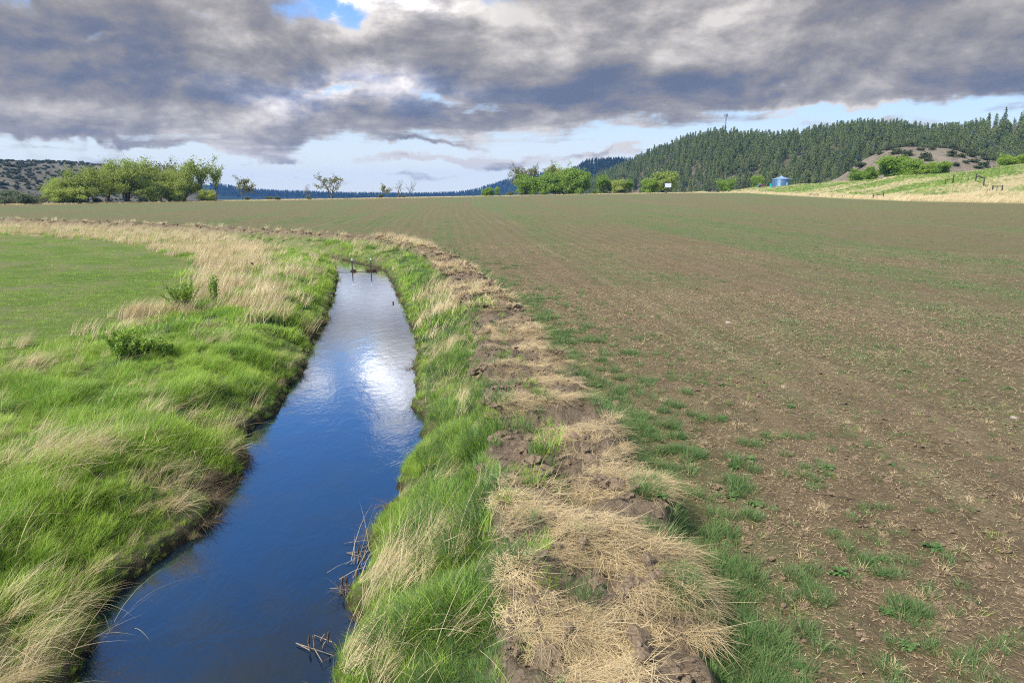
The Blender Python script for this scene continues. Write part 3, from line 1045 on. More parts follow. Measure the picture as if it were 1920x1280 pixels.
for r0, r1, dens, lod in ((4.5, 9, 380, 0), (9, 14, 260, 0), (14, 22, 150, 0), (22, 36, 40, 1), (36, 60, 17, 1), (60, 125, 5, 1)):
    x, y = sector(r0, r1, dens)
    g = ground(x, y)
    q = rng.uniform(0, 1, len(x))
    dry = dryness(g, x, y)
    u = rng.uniform(0, 1, len(x))
    left = (g['sr'] < 0)
    bank = left & (g['dw'] > 0.02) & (g['lawn'] > 0.0)
    # thin out bare patches and the spoil ridge
    bare = sstep(fbm(x / 0.8, y / 0.8, 203, 4), 0.06, 0.26) * 0.85
    keep = bank & (u > bare) & (u > g['spoil'] * 0.965) & (q > dry * 0.6)
    gx, gy, gg = pick(x, y, g, keep)
    n = len(gx)
    cl = fbm(gx / 0.8, gy / 0.8, 205, 3)
    tint = 0.68 + 1.3 * fbm(gx / 1.5, gy / 1.5, 207, 3) + 1.0 * fbm(gx / 0.45, gy / 0.45, 208, 2) + rng.normal(0, 0.08, n) + 0.15 * sstep(gg['dw'], 1.6, 0.4)
    tint = tint - 0.25 * sstep(gg['sr'], -2.4, -1.2)
    sc = rng.uniform(0.5, 0.95, n) * (1 + 2.3 * cl) * (0.55 + 0.45 * sstep(gg['dw'], 0.1, 0.7))
    wr = wind(gx, gy) + rng.normal(0, 1.1, n)
    rnd_r = rng.uniform(0, 6.28, n)
    dark = (rng.uniform(0, 1, n) < sstep(fbm(gx / 1.1, gy / 1.1, 209, 4), -0.12, 0.22) * 0.55) | ((gg['sr'] > -2.3) & (rng.uniform(0, 1, n) < 0.55))
    tilted = rng.uniform(0, 1, n) < 0.45
    if lod == 0:
        a = ~dark & ~tilted
        grass.add(gx[a], gy[a], gg['z'][a] - 0.02, rnd_r[a], sc[a], tint[a], (0, 6))
        a = ~dark & tilted
        grass.add(gx[a], gy[a], gg['z'][a] - 0.02, wr[a], sc[a], tint[a], (6, 10))
        grass.add(gx[dark], gy[dark], gg['z'][dark] - 0.02, rnd_r[dark], sc[dark] * 1.05, tint[dark], (15, 20))
    else:
        grass.add(gx[~dark], gy[~dark], gg['z'][~dark] - 0.02, wr[~dark], sc[~dark], tint[~dark], (10, 15))
        grass.add(gx[dark], gy[dark], gg['z'][dark] - 0.02, rnd_r[dark], sc[dark], tint[dark], (20, 24))
    # dry grass
    dd = {0: 0.085, 1: 0.26}[lod]
    kd = left & (g['dw'] > 0.15) & (g['lawn'] > -0.4) & (rng.uniform(0, 1, len(x)) < dry * dd) & (g['spoil'] < 0.5)
    kd |= left & (g['dw'] > 0.2) & (g['lawn'] > 0.2) & (rng.uniform(0, 1, len(x)) < 0.007) & (g['spoil'] < 0.5)
    gx, gy, gg = pick(x, y, g, kd)
    n = len(gx)
    inband = gg['band'] < 0.3
    wr = 0.35 + 1.1 * fbm(gx / 2.0, gy / 2.0, 211, 2) + rng.normal(0, 0.3, n)
    tint = 0.5 + 0.9 * fbm(gx / 1.2, gy / 1.2, 213, 3) + rng.normal(0, 0.12, n)
    sc = rng.uniform(0.6, 1.1, n)
    up = inband | (rng.uniform(0, 1, n) < 0.25)
    if lod == 0:
        dryg.add(gx[up], gy[up], gg['z'][up], wr[up], sc[up] * 0.85, tint[up], (0, 5))
        th_ = ~up & (rng.uniform(0, 1, n) < 0.72)
        lo_ = ~up & ~th_
        dryg.add(gx[lo_], gy[lo_], gg['z'][lo_] + 0.04, wr[lo_], sc[lo_] * 0.85, tint[lo_], (5, 10))
        for rep_ in range(1):
            dryg.add(gx[th_] + rng.normal(0, 0.25, th_.sum()), gy[th_] + rng.normal(0, 0.25, th_.sum()), gg['z'][th_] + 0.05, wr[th_] + rng.normal(0, 0.3, th_.sum()), sc[th_], tint[th_], (15, 20))
    else:
        dryg.add(gx, gy, gg['z'], wr, sc * 0.9, tint, (10, 15))
    # wisps of dry grass along the field side of the ridge, far off
    if r0 >= 36:
        kd = (g['sr'] > 0.2) & (g['sr'] < 1.5) & (x < -6) & (rng.uniform(0, 1, len(x)) < 0.45)
        gx, gy, gg = pick(x, y, g, kd)
        dryg.add(gx, gy, gg['z'], 0.4 + rng.normal(0, 0.4, len(gx)), rng.uniform(0.5, 0.9, len(gx)), rng.uniform(0.2, 0.9, len(gx)), (10, 15))
    # straw and clods on the spoil ridge
    pat = fbm(x / 0.75, y / 0.75, 221, 3)
    ks = (g['spoil'] > 0.55) & (g['dw'] > 0.4) & (rng.uniform(0, 1, len(x)) < (sstep(pat, -0.08, 0.08) * (0.17 if lod == 0 else 0.4)))
    gx, gy, gg = pick(x, y, g, ks)
    n = len(gx)
    if lod == 0:
        straw.add(gx, gy, gg['z'] + 0.01, -0.5 + 2.2 * fbm(gx / 0.8, gy / 0.8, 223, 2) + rng.normal(0, 0.5, n), rng.uniform(0.45, 0.8, n), 0.55 + 0.9 * fbm(gx / 0.6, gy / 0.6, 225, 2), (0, 6),
                  rng.normal(0, 0.12, n), rng.normal(0, 0.12, n))
    else:
        straw.add(gx, gy, gg['z'] + 0.01, rng.uniform(0, 6.28, n), rng.uniform(0.6, 1.0, n), rng.uniform(0.2, 0.9, n), (6, 10))
    kc = (g['spoil'] > 0.4) & (g['dw'] > 0.4) & (rng.uniform(0, 1, len(x)) < (0.10 if lod == 0 else 0.3))
    gx, gy, gg = pick(x, y, g, kc)
    n = len(gx)
    s_ = 0.035 * np.exp(rng.normal(0.35, 0.55, n)) * (1 if lod == 0 else 2.2)
    clods.add(gx, gy, gg['z'] + s_ * 0.1, rng.uniform(0, 6.28, n), np.minimum(s_, 0.22), 0.5, (0, 4), rng.normal(0, 0.4, n), rng.normal(0, 0.4, n))
    # dead sedge hanging over the water's edge
    ke = left & (g['dw'] > -0.05) & (g['dw'] < 0.28) & (rng.uniform(0, 1, len(x)) < (0.24 if lod == 0 else 0.4) * sstep(fbm(x / 1.4, y / 1.4, 231, 2), -0.1, 0.12) * np.where(x > -3.3 - y * 0.03, np.where(y < 18, 0.08, 0.35), 1.0))
    gx, gy, gg = pick(x, y, g, ke)
    n = len(gx)
    sedge.add(gx, gy, np.maximum(gg['z'], 0.0), np.where(gx < -3.3 - gy * 0.03, 0.0, math.pi) + rng.normal(0, 0.6, n), rng.uniform(0.5, 0.95, n), rng.uniform(0, 1, n), (0, 4))
    # green strip between ridge and field, thinning into weeds
    fld = (g['sr'] > 0.7) & (g['r'] < g['D'])
    edge = sstep(g['sr'], 2.2, 1.4) * sstep(g['sr'], 0.9, 1.3)
    sp2 = sstep(g['sr'], 8.0, 1.5) * 0.34 * sstep(fbm(x / 0.42, y / 0.42, 241, 3), 0.06, 0.16)
    isl = sstep(fbm(x / 0.42, y / 0.42, 243, 3), 0.185, 0.24) * 0.13
    pr = np.maximum(np.maximum(edge * sstep(fbm(x / 0.9, y / 0.9, 245, 3), -0.16, 0.06) * 0.42, sp2), isl * (g['sr'] > 2)) * np.where(x < -14, 0.25, 1)
    kf = fld & (rng.uniform(0, 1, len(x)) < pr)
    gx, gy, gg = pick(x, y, g, kf)
    n = len(gx)
    sc = rng.uniform(0.5, 0.95, n) * (0.5 + 0.5 * sstep(gg['sr'], 5.5, 2.0))
    broad = rng.uniform(0, 1, n) < 0.045
    tint = rng.uniform(0.05, 1.0, n)
    if lod == 0:
        grass.add(gx[~broad], gy[~broad], gg['z'][~broad] - 0.02, rng.uniform(0, 6.28, (~broad).sum()), sc[~broad], tint[~broad], (15, 20))
        weeds.add(gx[broad], gy[broad], gg['z'][broad], rng.uniform(0, 6.28, broad.sum()), rng.uniform(0.45, 1.0, broad.sum()), tint[broad], (9, 13))
    else:
        grass.add(gx, gy, gg['z'] - 0.02, rng.uniform(0, 6.28, n), sc * 0.9, tint, (20, 24))

# single tussocks of straw that the photo shows: (image x, y, radius m, count, standing, turn)
for px_, py_, rad_, n_, stand, turn in ((270, 596, 0.55, 34, 1, 0.3), (235, 622, 0.5, 16, 0, 0.4), (55, 655, 0.35, 16, 1, 0.6), (25, 690, 0.6, 14, 0, 0.2), (105, 870, 0.42, 26, 0, 0.45), (70, 890, 0.35, 14, 0, 0.35), (150, 880, 0.35, 12, 0, 0.1),
                                       (330, 900, 0.4, 13, 0, -0.2), (450, 797, 0.3, 12, 0, 0.3), (335, 775, 0.3, 8, 0, 0.3), (30, 1215, 0.35, 20, 0, 0.1), (70, 1150, 0.3, 14, 0, 0.05), (20, 1120, 0.3, 10, 0, 0.2), (280, 970, 0.3, 8, 0, 0.1),
                                       (480, 570, 0.7, 16, 0, 0.6), (545, 515, 1.2, 16, 1, 0.7), (430, 545, 0.9, 24, 1, 0.4), (800, 1015, 0.26, 18, 0, 0.7), (770, 1050, 0.24, 10, 0, 0.8), (690, 1170, 0.2, 10, 0, 1.0), (815, 650, 0.6, 16, 1, 0.9), (835, 585, 0.8, 16, 1, 0.8), (860, 740, 0.4, 7, 0, 0.6)):
    c_ = at_z(px_, py_, 0.85)
    n_ = max(4, n_ * 5 // 9)
    x, y = c_[0] + rng.normal(0, rad_ * 0.7, n_), c_[1] + rng.normal(0, rad_ * 0.6, n_)
    g = ground(x, y)
    k_ = g['dw'] > 0.25
    dryg.add(x[k_], y[k_], g['z'][k_] + 0.03, turn + rng.normal(0, 0.3, k_.sum()), rng.uniform(0.5, 0.95, k_.sum()), rng.uniform(0.3, 1.0, k_.sum()), (0, 5) if stand else (5, 10))

# short tufts of the mown lawn
for r0, r1, dens, sc0 in ((12, 26, 16, 0.85), (26, 45, 3.2, 1.1), (45, 75, 0.5, 1.3)):
    x, y = sector(r0, r1, dens)
    g = ground(x, y)
    k_ = (g['lawn'] < 0.3)
    gx, gy, gg = pick(x, y, g, k_)
    n = len(gx)
    grass.add(gx, gy, gg['z'] - 0.01, rng.uniform(0, 6.28, n), sc0 * rng.uniform(0.6, 1.0, n), 0.5 + 1.0 * fbm(gx / 4, gy / 4, 251, 3), (24, 28))

# tilled field: straw bits, seedlings, clods
for r0, r1, db, ds, dc, dk in ((5, 10, 13, 16, 70, 1.2), (10, 18, 10, 11, 38, 0.8), (18, 32, 5.0, 6, 12, 0.4), (32, 60, 1.6, 3.0, 0, 0.1), (60, 120, 0, 1.2, 0, 0)):
    x, y = sector(r0, r1, max(db, ds, dc))
    g = ground(x, y)
    fld = (g['sr'] > 1.4) & (g['r'] < g['D']) & (g['dw'] > 1)
    x, y, g = pick(x, y, g, fld)
    top = max(db, ds, dc)
    n = len(x)
    u = rng.uniform(0, top, n)
    k_ = u < db
    straw.add(x[k_], y[k_], g['z'][k_], rng.uniform(0, 6.28, k_.sum()), rng.uniform(0.7, 1.2, k_.sum()) * (1 if r0 < 18 else 1.6), rng.uniform(0.3, 1.0, k_.sum()), (10, 16))
    b = bandness(x, y)
    k_ = rng.uniform(0, top, n) < ds * (0.06 + sstep(b, -0.1, 0.45))
    weeds.add(x[k_], y[k_], g['z'][k_], rng.uniform(0, 6.28, k_.sum()), rng.uniform(0.6, 1.2, k_.sum()), rng.uniform(0.1, 0.7, k_.sum()), (0, 5) if r0 < 18 else (5, 9))
    dg = {5: 0.9, 10: 0.7, 18: 0.5, 32: 0.26, 60: 0.10}[r0]
    k_ = rng.uniform(0, top, n) < dg * (0.3 + 1.3 * np.exp(-g['sr'] / 9)) * (0.4 + 2.2 * sstep(fbm(x / 2.2, y / 2.2, 247, 3), 0.0, 0.3))
    grass.add(x[k_], y[k_], g['z'][k_] - 0.01, rng.uniform(0, 6.28, k_.sum()), rng.uniform(0.28, 0.72, k_.sum()), rng.uniform(0.15, 1.0, k_.sum()), (15, 20) if r0 < 32 else (20, 24))
    k_ = rng.uniform(0, top, n) < dc
    s_ = 0.018 * np.exp(rng.normal(0.2, 0.5, k_.sum()))
    clods.add(x[k_], y[k_], g['z'][k_] + s_ * 0.15, rng.uniform(0, 6.28, k_.sum()), np.minimum(s_, 0.07), 0.5, (4, 8), rng.normal(0, 0.5, k_.sum()), rng.normal(0, 0.5, k_.sum()))
    k_ = rng.uniform(0, top, n) < dk * (0.5 + sstep(g['sr'], 9, 3))
    straw.add(x[k_], y[k_], g['z'][k_], rng.uniform(0, 6.28, k_.sum()), rng.uniform(0.5, 1.25, k_.sum()), rng.uniform(0.1, 0.7, k_.sum()), (16, 20))

# tall pale grass along the far field edge and on the slope beyond it
x, y = [], []
n = 15000
pxs = rng.uniform(-150, 2050, n)
over = rng.uniform(0, 16, n)
Dd = np.interp(pxs, EDGE_PX, EDGE_D)
an = np.arctan((pxs - 960) * cP / F)
rr = Dd + over
x, y = rr * np.sin(an), rr * np.cos(an)
g = ground(x, y)
k_ = rng.uniform(0, 1, n) < 0.75 + 0.8 * fbm(x / 9, y / 9, 261, 3)
s_ = np.where(pxs > 1350, 1.0, 0.6)
dryg.add(x[k_], y[k_], g['z'][k_], rng.uniform(-0.6, 0.9, k_.sum()), (rng.uniform(0.6, 1.2, n) * s_)[k_], rng.uniform(0.3, 1, k_.sum()), (10, 15))
n = 26000
pxs = rng.uniform(1360, 2050, n)
over = rng.uniform(8, 95, n)
an = np.arctan((pxs - 960) * cP / F)
rr = np.interp(pxs, EDGE_PX, EDGE_D) + over
x, y = rr * np.sin(an), rr * np.cos(an)
g = ground(x, y)
pt = fbm(x / 22, y / 11, 263, 4)
grn = rng.uniform(0, 1, n) < sstep(pt, 0.28, -0.08) * 0.9
grass.add(x[grn], y[grn], g['z'][grn], rng.uniform(-0.6, 0.9, grn.sum()), rng.uniform(0.7, 1.25, grn.sum()), 0.3 + 1.2 * fbm(x[grn] / 8, y[grn] / 8, 265, 2), (10, 15))
sel = grn & (rng.uniform(0, 1, n) < 0.75)
grass.add(x[sel], y[sel], g['z'][sel], rng.uniform(-0.6, 0.9, sel.sum()), rng.uniform(0.6, 1.2, sel.sum()), rng.uniform(0.1, 0.9, sel.sum()), (20, 24))
dryg.add(x[~grn], y[~grn], g['z'][~grn], rng.uniform(-0.6, 0.9, (~grn).sum()), rng.uniform(0.4, 0.8, (~grn).sum()), rng.uniform(0.2, 0.8, (~grn).sum()), (10, 15))
for s_ in (grass, dryg, straw, weeds, clods, sedge):
    s_.build()


# ------------------------------------------------------------------ hills
def build_hill(name, pts, d0, d1, d2, mat, seed, rough=0.06, prof=1.2, zlow=-12, n_r=70, step=4, detail=60.0):
    """A ridge whose skyline passes the given image points at d1 metres; foot at d0, back at d2."""
    pts = np.array(pts, dtype=float)
    px = np.arange(pts[0, 0], pts[-1, 0] + 1, step)
    py = np.interp(px, pts[:, 0], pts[:, 1])
    a = np.arctan((px - 960) * cP / F)
    get = lambda q: np.interp(px, [v[0] for v in q], [v[1] for v in q]) if isinstance(q, (list, tuple)) else np.full(len(px), float(q))
    D0, D1, D2 = get(d0), get(d1), get(d2)
    top = h_at(py, D1, px)
    k = np.linspace(0, 1.7, n_r)
    Rr = np.where(k[:, None] <= 1, D0 + (D1 - D0) * k[:, None], D1 + (D2 - D1) * (k[:, None] - 1) / 0.7)
    X, Y = Rr * np.sin(a), Rr * np.cos(a)
    h0 = np.full(len(px), float(zlow))
    kk = k[:, None]
    shape = np.where(kk <= 1, np.sin(np.clip(kk, 0, 1) * np.pi / 2) ** prof, np.cos(np.clip((kk - 1) / 0.7, 0, 1) * np.pi / 2) ** 1.2)
    n_ = fbm(X / detail, Y / detail, seed, 5)
    Z = h0 + (top - h0) * (shape + rough * 2 * n_ * np.sin(np.clip(kk / 1.7, 0, 1) * np.pi) * np.where(np.abs(kk - 1) < 0.12, np.abs(kk - 1) / 0.12, 1))
    m_, nn = Z.shape
    i = np.arange(m_ - 1)[:, None] * nn
    j = np.arange(nn - 1)[None]
    Q = np.stack([i + j, i + j + 1, i + nn + j + 1, i + nn + j], -1).reshape(-1, 4)
    me = mesh_np(name, np.column_stack([X.ravel(), Y.ravel(), Z.ravel()]), [Q], [mat], smooth=True)
    o = tag(link(name, me), kind='structure')

    def sample(pxq, kq):
        fi = np.interp(pxq, px, np.arange(nn))
        fk = np.clip(kq / 1.7 * (n_r - 1), 0, n_r - 1.001)
        i0, k0 = np.clip(fi.astype(int), 0, nn - 2), fk.astype(int)
        u, v = fi - i0, fk - k0
        def bl(A):
            return (A[k0, i0] * (1 - u) + A[k0, i0 + 1] * u) * (1 - v) + (A[k0 + 1, i0] * (1 - u) + A[k0 + 1, i0 + 1] * u) * v
        return np.column_stack([bl(X), bl(Y), bl(Z)])
    return o, sample


def hill_mat(name, c1, c2, c3, s=0.02):
    m_, t, o = new_mat(name)
    pos = t.n.new('ShaderNodeNewGeometry').outputs['Position']
    a = t.noise(pos, s, 7, 0.65)
    b = t.noise(pos, s * 9, 6, 0.7)
    c = t.mix(t.ss(a, 0.35, 0.65), c1, c2)
    c = t.mix(t.ss(b, 0.45, 0.65, 0, 0.8), c, c3)
    bsdf(t, o, c, 0.95, 0.1, bump(t, t.m('ADD', a, t.m('MULTIPLY', b, 0.4)), 0.8, 6.0))
    return m_


M_FOREST_FLOOR = hill_mat('forest_floor', (0.06, 0.07, 0.04), (0.12, 0.10, 0.065), (0.17, 0.14, 0.09))
M_BARE = hill_mat('bare_hill_soil', (0.20, 0.165, 0.115), (0.275, 0.235, 0.175), (0.135, 0.115, 0.085), 0.035)
M_SAGE = hill_mat('sagebrush_hill', (0.125, 0.115, 0.085), (0.175, 0.155, 0.11), (0.075, 0.08, 0.062), 0.012)
M_FARWOOD = hill_mat('distant_conifers', (0.018, 0.034, 0.03), (0.026, 0.045, 0.036), (0.012, 0.024, 0.022), 0.01)

PINE_HILL_PX = [(1020, 365), (1085, 354), (1120, 341), (1150, 328), (1185, 314), (1222, 297), (1262, 282), (1302, 271), (1345, 264), (1400, 271), (1440, 275), (1500, 269), (1560, 260), (1600, 256), (1680, 257),
                (1760, 262), (1820, 258), (1845, 244), (1870, 238), (1895, 243), (1920, 256), (2050, 268), (2300, 245), (2600, 235)]
_, pine_hill = build_hill('pine_hill', PINE_HILL_PX, [(1020, 900), (1300, 560), (1500, 470), (1900, 480), (2600, 480)], [(1020, 1150), (1350, 800), (1600, 760), (2600, 800)],
                          [(1020, 1700), (2600, 1500)], M_FOREST_FLOOR, 501, 0.05, 1.1, -6)
KNOLL_PX = [(1520, 352), (1570, 334), (1612, 304), (1645, 286), (1690, 276), (1745, 278), (1775, 281), (1810, 291), (1850, 302), (1890, 318), (1960, 345)]
_, knoll = build_hill('bare_knoll', KNOLL_PX, 330, 455, 540, M_BARE, 511, 0.06, 0.9, 0, 50, 3, 25.0)
LEFT_PX = [(-900, 285), (-300, 296), (0, 303), (60, 304), (130, 307), (215, 313), (260, 320), (320, 333), (372, 352), (395, 372), (420, 400), (520, 420)]
_, left_hill = build_hill('sagebrush_hill', LEFT_PX, [(-900, 520), (0, 560), (520, 800)], [(-900, 900), (0, 950), (520, 1100)], 2200, M_SAGE, 521, 0.05, 1.0, -14, 70, 4, 70.0)
SPUR_PX = [(960, 366), (1000, 352), (1040, 338), (1075, 323), (1100, 309), (1125, 306), (1160, 306), (1200, 306), (1260, 308), (1400, 312)]
_, spur = build_hill('wooded_spur', SPUR_PX, 1200, 1700, 2200, M_FARWOOD, 531, 0.05, 1.1, -16)
FAR_PX = [(200, 340), (390, 347), (430, 352), (470, 359), (540, 362), (640, 365), (720, 366), (800, 366), (860, 364), (890, 359), (920, 350), (950, 341), (990, 332), (1040, 326), (1150, 322)]
_, farhill = build_hill('far_wooded_range', FAR_PX, 2600, 3300, 4200, M_FARWOOD, 541, 0.04, 1.1, -20)


# ------------------------------------------------------------------ trees
def leaf_quads(centres, size, g, flat=0.6):
    n = len(centres)
    nrm = g.normal(0, 1, (n, 3))
    nrm /= np.linalg.norm(nrm, axis=1)[:, None]
    a = np.cross(nrm, g.normal(0, 1, (n, 3)))
    a /= np.linalg.norm(a, axis=1)[:, None] + 1e-9
    b = np.cross(nrm, a)
    s = (size * g.uniform(0.6, 1.4, n))[:, None]
    V = np.stack([centres - a * s, centres - b * s * flat, centres + a * s, centres + b * s * flat], 1).reshape(-1, 3)
    Q = np.arange(4 * n).reshape(n, 4)
    return V, Q


def broadleaf(seed, H, spread, stems=3, leaf=0.26, per_tip=26, bare=0.0, low=0.15, levels=4, clump=0.55, droop=0.0):
    """Skeleton of forking limbs; leaves in clumps about the outer twigs."""
    g = np.random.default_rng(seed)
    wood = MB()
    tips = []

    def grow(p, d, L, rad, lev):
        n = 4
        pts = [p]
        for i in range(n):
            d = d + g.normal(0, 0.10, 3) + np.array([0, 0, 0.05 - droop])
            d = d / np.linalg.norm(d)
            pts.append(pts[-1] + d * L / n)
            if lev >= 2:
                tips.append((pts[-1], lev))
        wood.tube(pts, np.linspace(rad, rad * 0.6, n + 1), 5 if lev < 2 else 3, cap=False)
        if lev >= levels:
            return
        for i in range(g.integers(2, 4) if lev else g.integers(3, 5)):
            f = g.uniform(0.3, 1.0) if i else 1.0
            k = min(int(f * n), n)
            ax = g.normal(0, 1, 3) * np.array([spread, spread, 0.8])
            nd = d * 0.9 + ax * 0.65
            nd[2] = nd[2] * 0.85 + 0.16 if lev else abs(nd[2]) * 0.8 + 0.2
            nd /= np.linalg.norm(nd)
            grow(pts[k], nd, L * g.uniform(0.6, 0.82), rad * 0.58, lev + 1)
    for s in range(stems):
        a = g.uniform(0, 6.28)
        d = np.array([math.cos(a) * 0.3 * spread, math.sin(a) * 0.3 * spread, 1.0])
        grow(np.array([math.cos(a) * 0.25 * (stems > 1), math.sin(a) * 0.25 * (stems > 1), -0.3]), d / np.linalg.norm(d), H * 0.34, H * 0.02, 0)
    tp = np.array([t for t, l in tips])
    top = tp[:, 2].max()
    k = H / top
    for i in range(len(wood.V)):
        wood.V[i] = wood.V[i] * k
    tp = tp * k
    keep = (g.uniform(0, 1, len(tp)) > bare) & (tp[:, 2] > H * low)
    tp = tp[keep]
    c = np.repeat(tp, per_tip, 0) + g.normal(0, clump, (len(tp) * per_tip, 3)) * np.array([1, 1, 0.75])
    c[:, 2] = np.maximum(c[:, 2], 0.3)
    V, Q = leaf_quads(c, leaf, g)
    rn = np.repeat(np.clip(np.repeat(g.uniform(0.1, 0.9, len(tp)), per_tip) + g.normal(0, 0.15, len(c)), 0, 1), 4)
    return wood, (V, Q, rn)


M_BARK = simple_mat('bark', (0.10, 0.08, 0.06), (0.20, 0.165, 0.13), 8, 0.9, 0.1, 0, 0.02)
M_LEAF_SPRING = leaf_mat('spring_leaves', (0.23, 0.30, 0.055), (0.50, 0.56, 0.14), trans=0.48, obj_var=0.4)
M_LEAF_OLIVE = leaf_mat('budding_leaves', (0.18, 0.19, 0.06), (0.34, 0.33, 0.14), trans=0.4, obj_var=0.4)
M_LEAF_BRIGHT = leaf_mat('bright_willow_leaves', (0.18, 0.30, 0.04), (0.38, 0.50, 0.09), trans=0.45, obj_var=0.4)
M_LEAF_BRUSH = leaf_mat('brush_leaves', (0.10, 0.13, 0.06), (0.22, 0.25, 0.12), trans=0.3, obj_var=0.5)
M_JUNIPER = leaf_mat('juniper_leaves', (0.045, 0.062, 0.028), (0.11, 0.125, 0.05), trans=0.1, obj_var=0.5)
M_NEEDLE = leaf_mat('pine_needles', (0.06, 0.10, 0.038), (0.225, 0.27, 0.095), trans=0.3, obj_var=0.75)
M_TWIG = simple_mat('grey_twigs', (0.16, 0.13, 0.11), (0.26, 0.22, 0.19), 8, 0.9, 0.1, 0, 0.01)

KINDS = {}


def kind(name, seed, mat, barkm=None, **kw):
    wood, (V, Q, rn) = broadleaf(seed, **kw)
    tm = wood.build('trunk', barkm or M_BARK, smooth=True)
    cm = mesh_np('crown', V, [Q], [mat], dict(rnd=rn))
    KINDS[name] = (tm, cm, kw['H'])


kind('full1', 601, M_LEAF_SPRING, H=12, spread=0.95, stems=4, per_tip=16, clump=0.75, leaf=0.21, low=0.12, bare=0.4)
kind('full2', 602, M_LEAF_SPRING, H=12, spread=0.85, stems=3, per_tip=16, clump=0.7, leaf=0.21, low=0.12, bare=0.45)
kind('full3', 603, M_LEAF_SPRING, H=12, spread=1.1, stems=4, per_tip=16, clump=0.8, leaf=0.21, low=0.08, bare=0.36)
kind('open1', 604, M_LEAF_SPRING, H=13, spread=0.75, stems=2, per_tip=7, clump=0.5, leaf=0.27, bare=0.45, low=0.3)
kind('open2', 605, M_LEAF_OLIVE, H=13, spread=0.7, stems=2, per_tip=6, clump=0.5, leaf=0.26, bare=0.45, low=0.35)
kind('open3', 606, M_LEAF_OLIVE, H=12, spread=0.9, stems=1, per_tip=7, clump=0.45, leaf=0.25, bare=0.4, low=0.3)
kind('lone1', 607, M_LEAF_OLIVE, H=10, spread=0.8, stems=1, per_tip=9, clump=0.5, leaf=0.25, bare=0.3, low=0.35)
kind('bare', 608, M_LEAF_OLIVE, H=10, spread=0.6, stems=1, per_tip=3, clump=0.3, leaf=0.16, bare=0.85, low=0.4)
kind('willow', 609, M_LEAF_BRIGHT, H=8, spread=1.15, stems=5, per_tip=8, clump=0.6, leaf=0.24, low=0.03)
kind('round', 610, M_LEAF_BRIGHT, H=7, spread=0.9, stems=4, per_tip=9, clump=0.55, leaf=0.24, low=0.03)
kind('poplar', 611, M_LEAF_BRIGHT, H=9, spread=0.35, stems=3, per_tip=9, clump=0.45, leaf=0.22, low=0.03)
kind('brush', 612, M_LEAF_BRUSH, M_TWIG, H=3, spread=1.2, stems=6, per_tip=5, clump=0.35, leaf=0.16, low=0.03, levels=3)
kind('twiggy', 613, M_LEAF_BRUSH, M_TWIG, H=3, spread=1.0, stems=7, per_tip=2, clump=0.3, leaf=0.12, bare=0.6, low=0.05, levels=3)
kind('juniper', 614, M_JUNIPER, H=3, spread=1.2, stems=5, per_tip=14, clump=0.36, leaf=0.2, low=0.03, levels=3)
kind('pale', 615, M_LEAF_SPRING, H=7, spread=1.0, stems=4, per_tip=8, clump=0.55, leaf=0.22, low=0.05)

PROTOS = {}
GROUND_Z = lambda X, Y: float(ground(np.array([X]), np.array([Y]))['z'][0])


def plant_at(kd, name, px, over, h_px, label, cat, group=None, width=1.0, rot=None, z=None, r=None):
    """A tree whose foot is `over` metres beyond the field edge in the direction of image column px."""
    Dd = float(np.interp(px, EDGE_PX, EDGE_D)) if r is None else r
    a = math.atan((px - 960) * cP / F)
    rr = Dd + over
    X, Y = rr * math.sin(a), rr * math.cos(a)
    tm, cm, H = KINDS[kd]
    s = h_px / F * rr * math.cos(a) / cP / H
    zz = GROUND_Z(X, Y) if z is None else z
    root = bpy.data.objects.new(name, None)
    root.empty_display_size = 0.5
    COL.objects.link(root)
    root.location = (X, Y, zz - 0.1)
    root.rotation_euler = (0, 0, random.uniform(0, 6.28) if rot is None else rot)
    root.scale = (s * width, s * width, s)
    link('trunk', tm, root)
    link('crown', cm, root)
    tag(root, label, cat, group)
    return root


GL = 'spring cottonwoods of the left grove'
for px, over, hp, kd, wd, lb in (
        (118, 14, 48, 'full3', 1.2, 'low pale green tree at the outer left end of the left grove'),
        (160, 12, 64, 'full1', 1.1, 'broad yellow green tree second from the left end of the left grove'),
        (197, 20, 73, 'full2', 1.15, 'tall rounded yellow green tree in the left part of the left grove'),
        (236, 14, 75, 'full1', 1.05, 'dense green tree with visible limbs in the middle left of the left grove'),
        (270, 22, 76, 'full2', 1.1, 'tall green tree in the middle of the left grove'),
        (303, 30, 80, 'open2', 1.1, 'thinly leaved tall tree rising behind the middle of the left grove'),
        (286, 8, 38, 'pale', 1.2, 'small pale bushy tree in front of the left grove'),
        (318, 12, 58, 'full3', 0.9, 'yellow green tree right of the middle of the left grove'),
        (344, 16, 64, 'full1', 0.9, 'yellow green tree beside the tall open tree of the left grove'),
        (378, 12, 80, 'open1', 0.85, 'tallest open crowned tree at the right end of the left grove'),
        (405, 16, 68, 'open1', 0.6, 'slender open tree at the right end of the left grove'),
        (340, 34, 70, 'open3', 1.0, 'bare topped tree behind the right half of the left grove')):
    plant_at(kd, 'cottonwood_tree', px, over, hp, lb, 'tree', GL, wd)
for px, over, hp, kd, wd, lb in (
        (104, 8, 28, 'pale', 1.2, 'low yellow green bush at the far left foot of the left grove'),
        (140, 6, 30, 'pale', 1.1, 'yellow green bushy tree at the front left of the left grove'),
        (330, 6, 22, 'pale', 1.3, 'low pale bush in front of the right half of the left grove'),
        (388, 6, 22, 'pale', 1.3, 'small bush at the foot of the tallest open tree of the left grove')):
    plant_at(kd, 'understory_bush', px, over, hp, lb, 'bush', 'bushes in front of the left grove', wd)
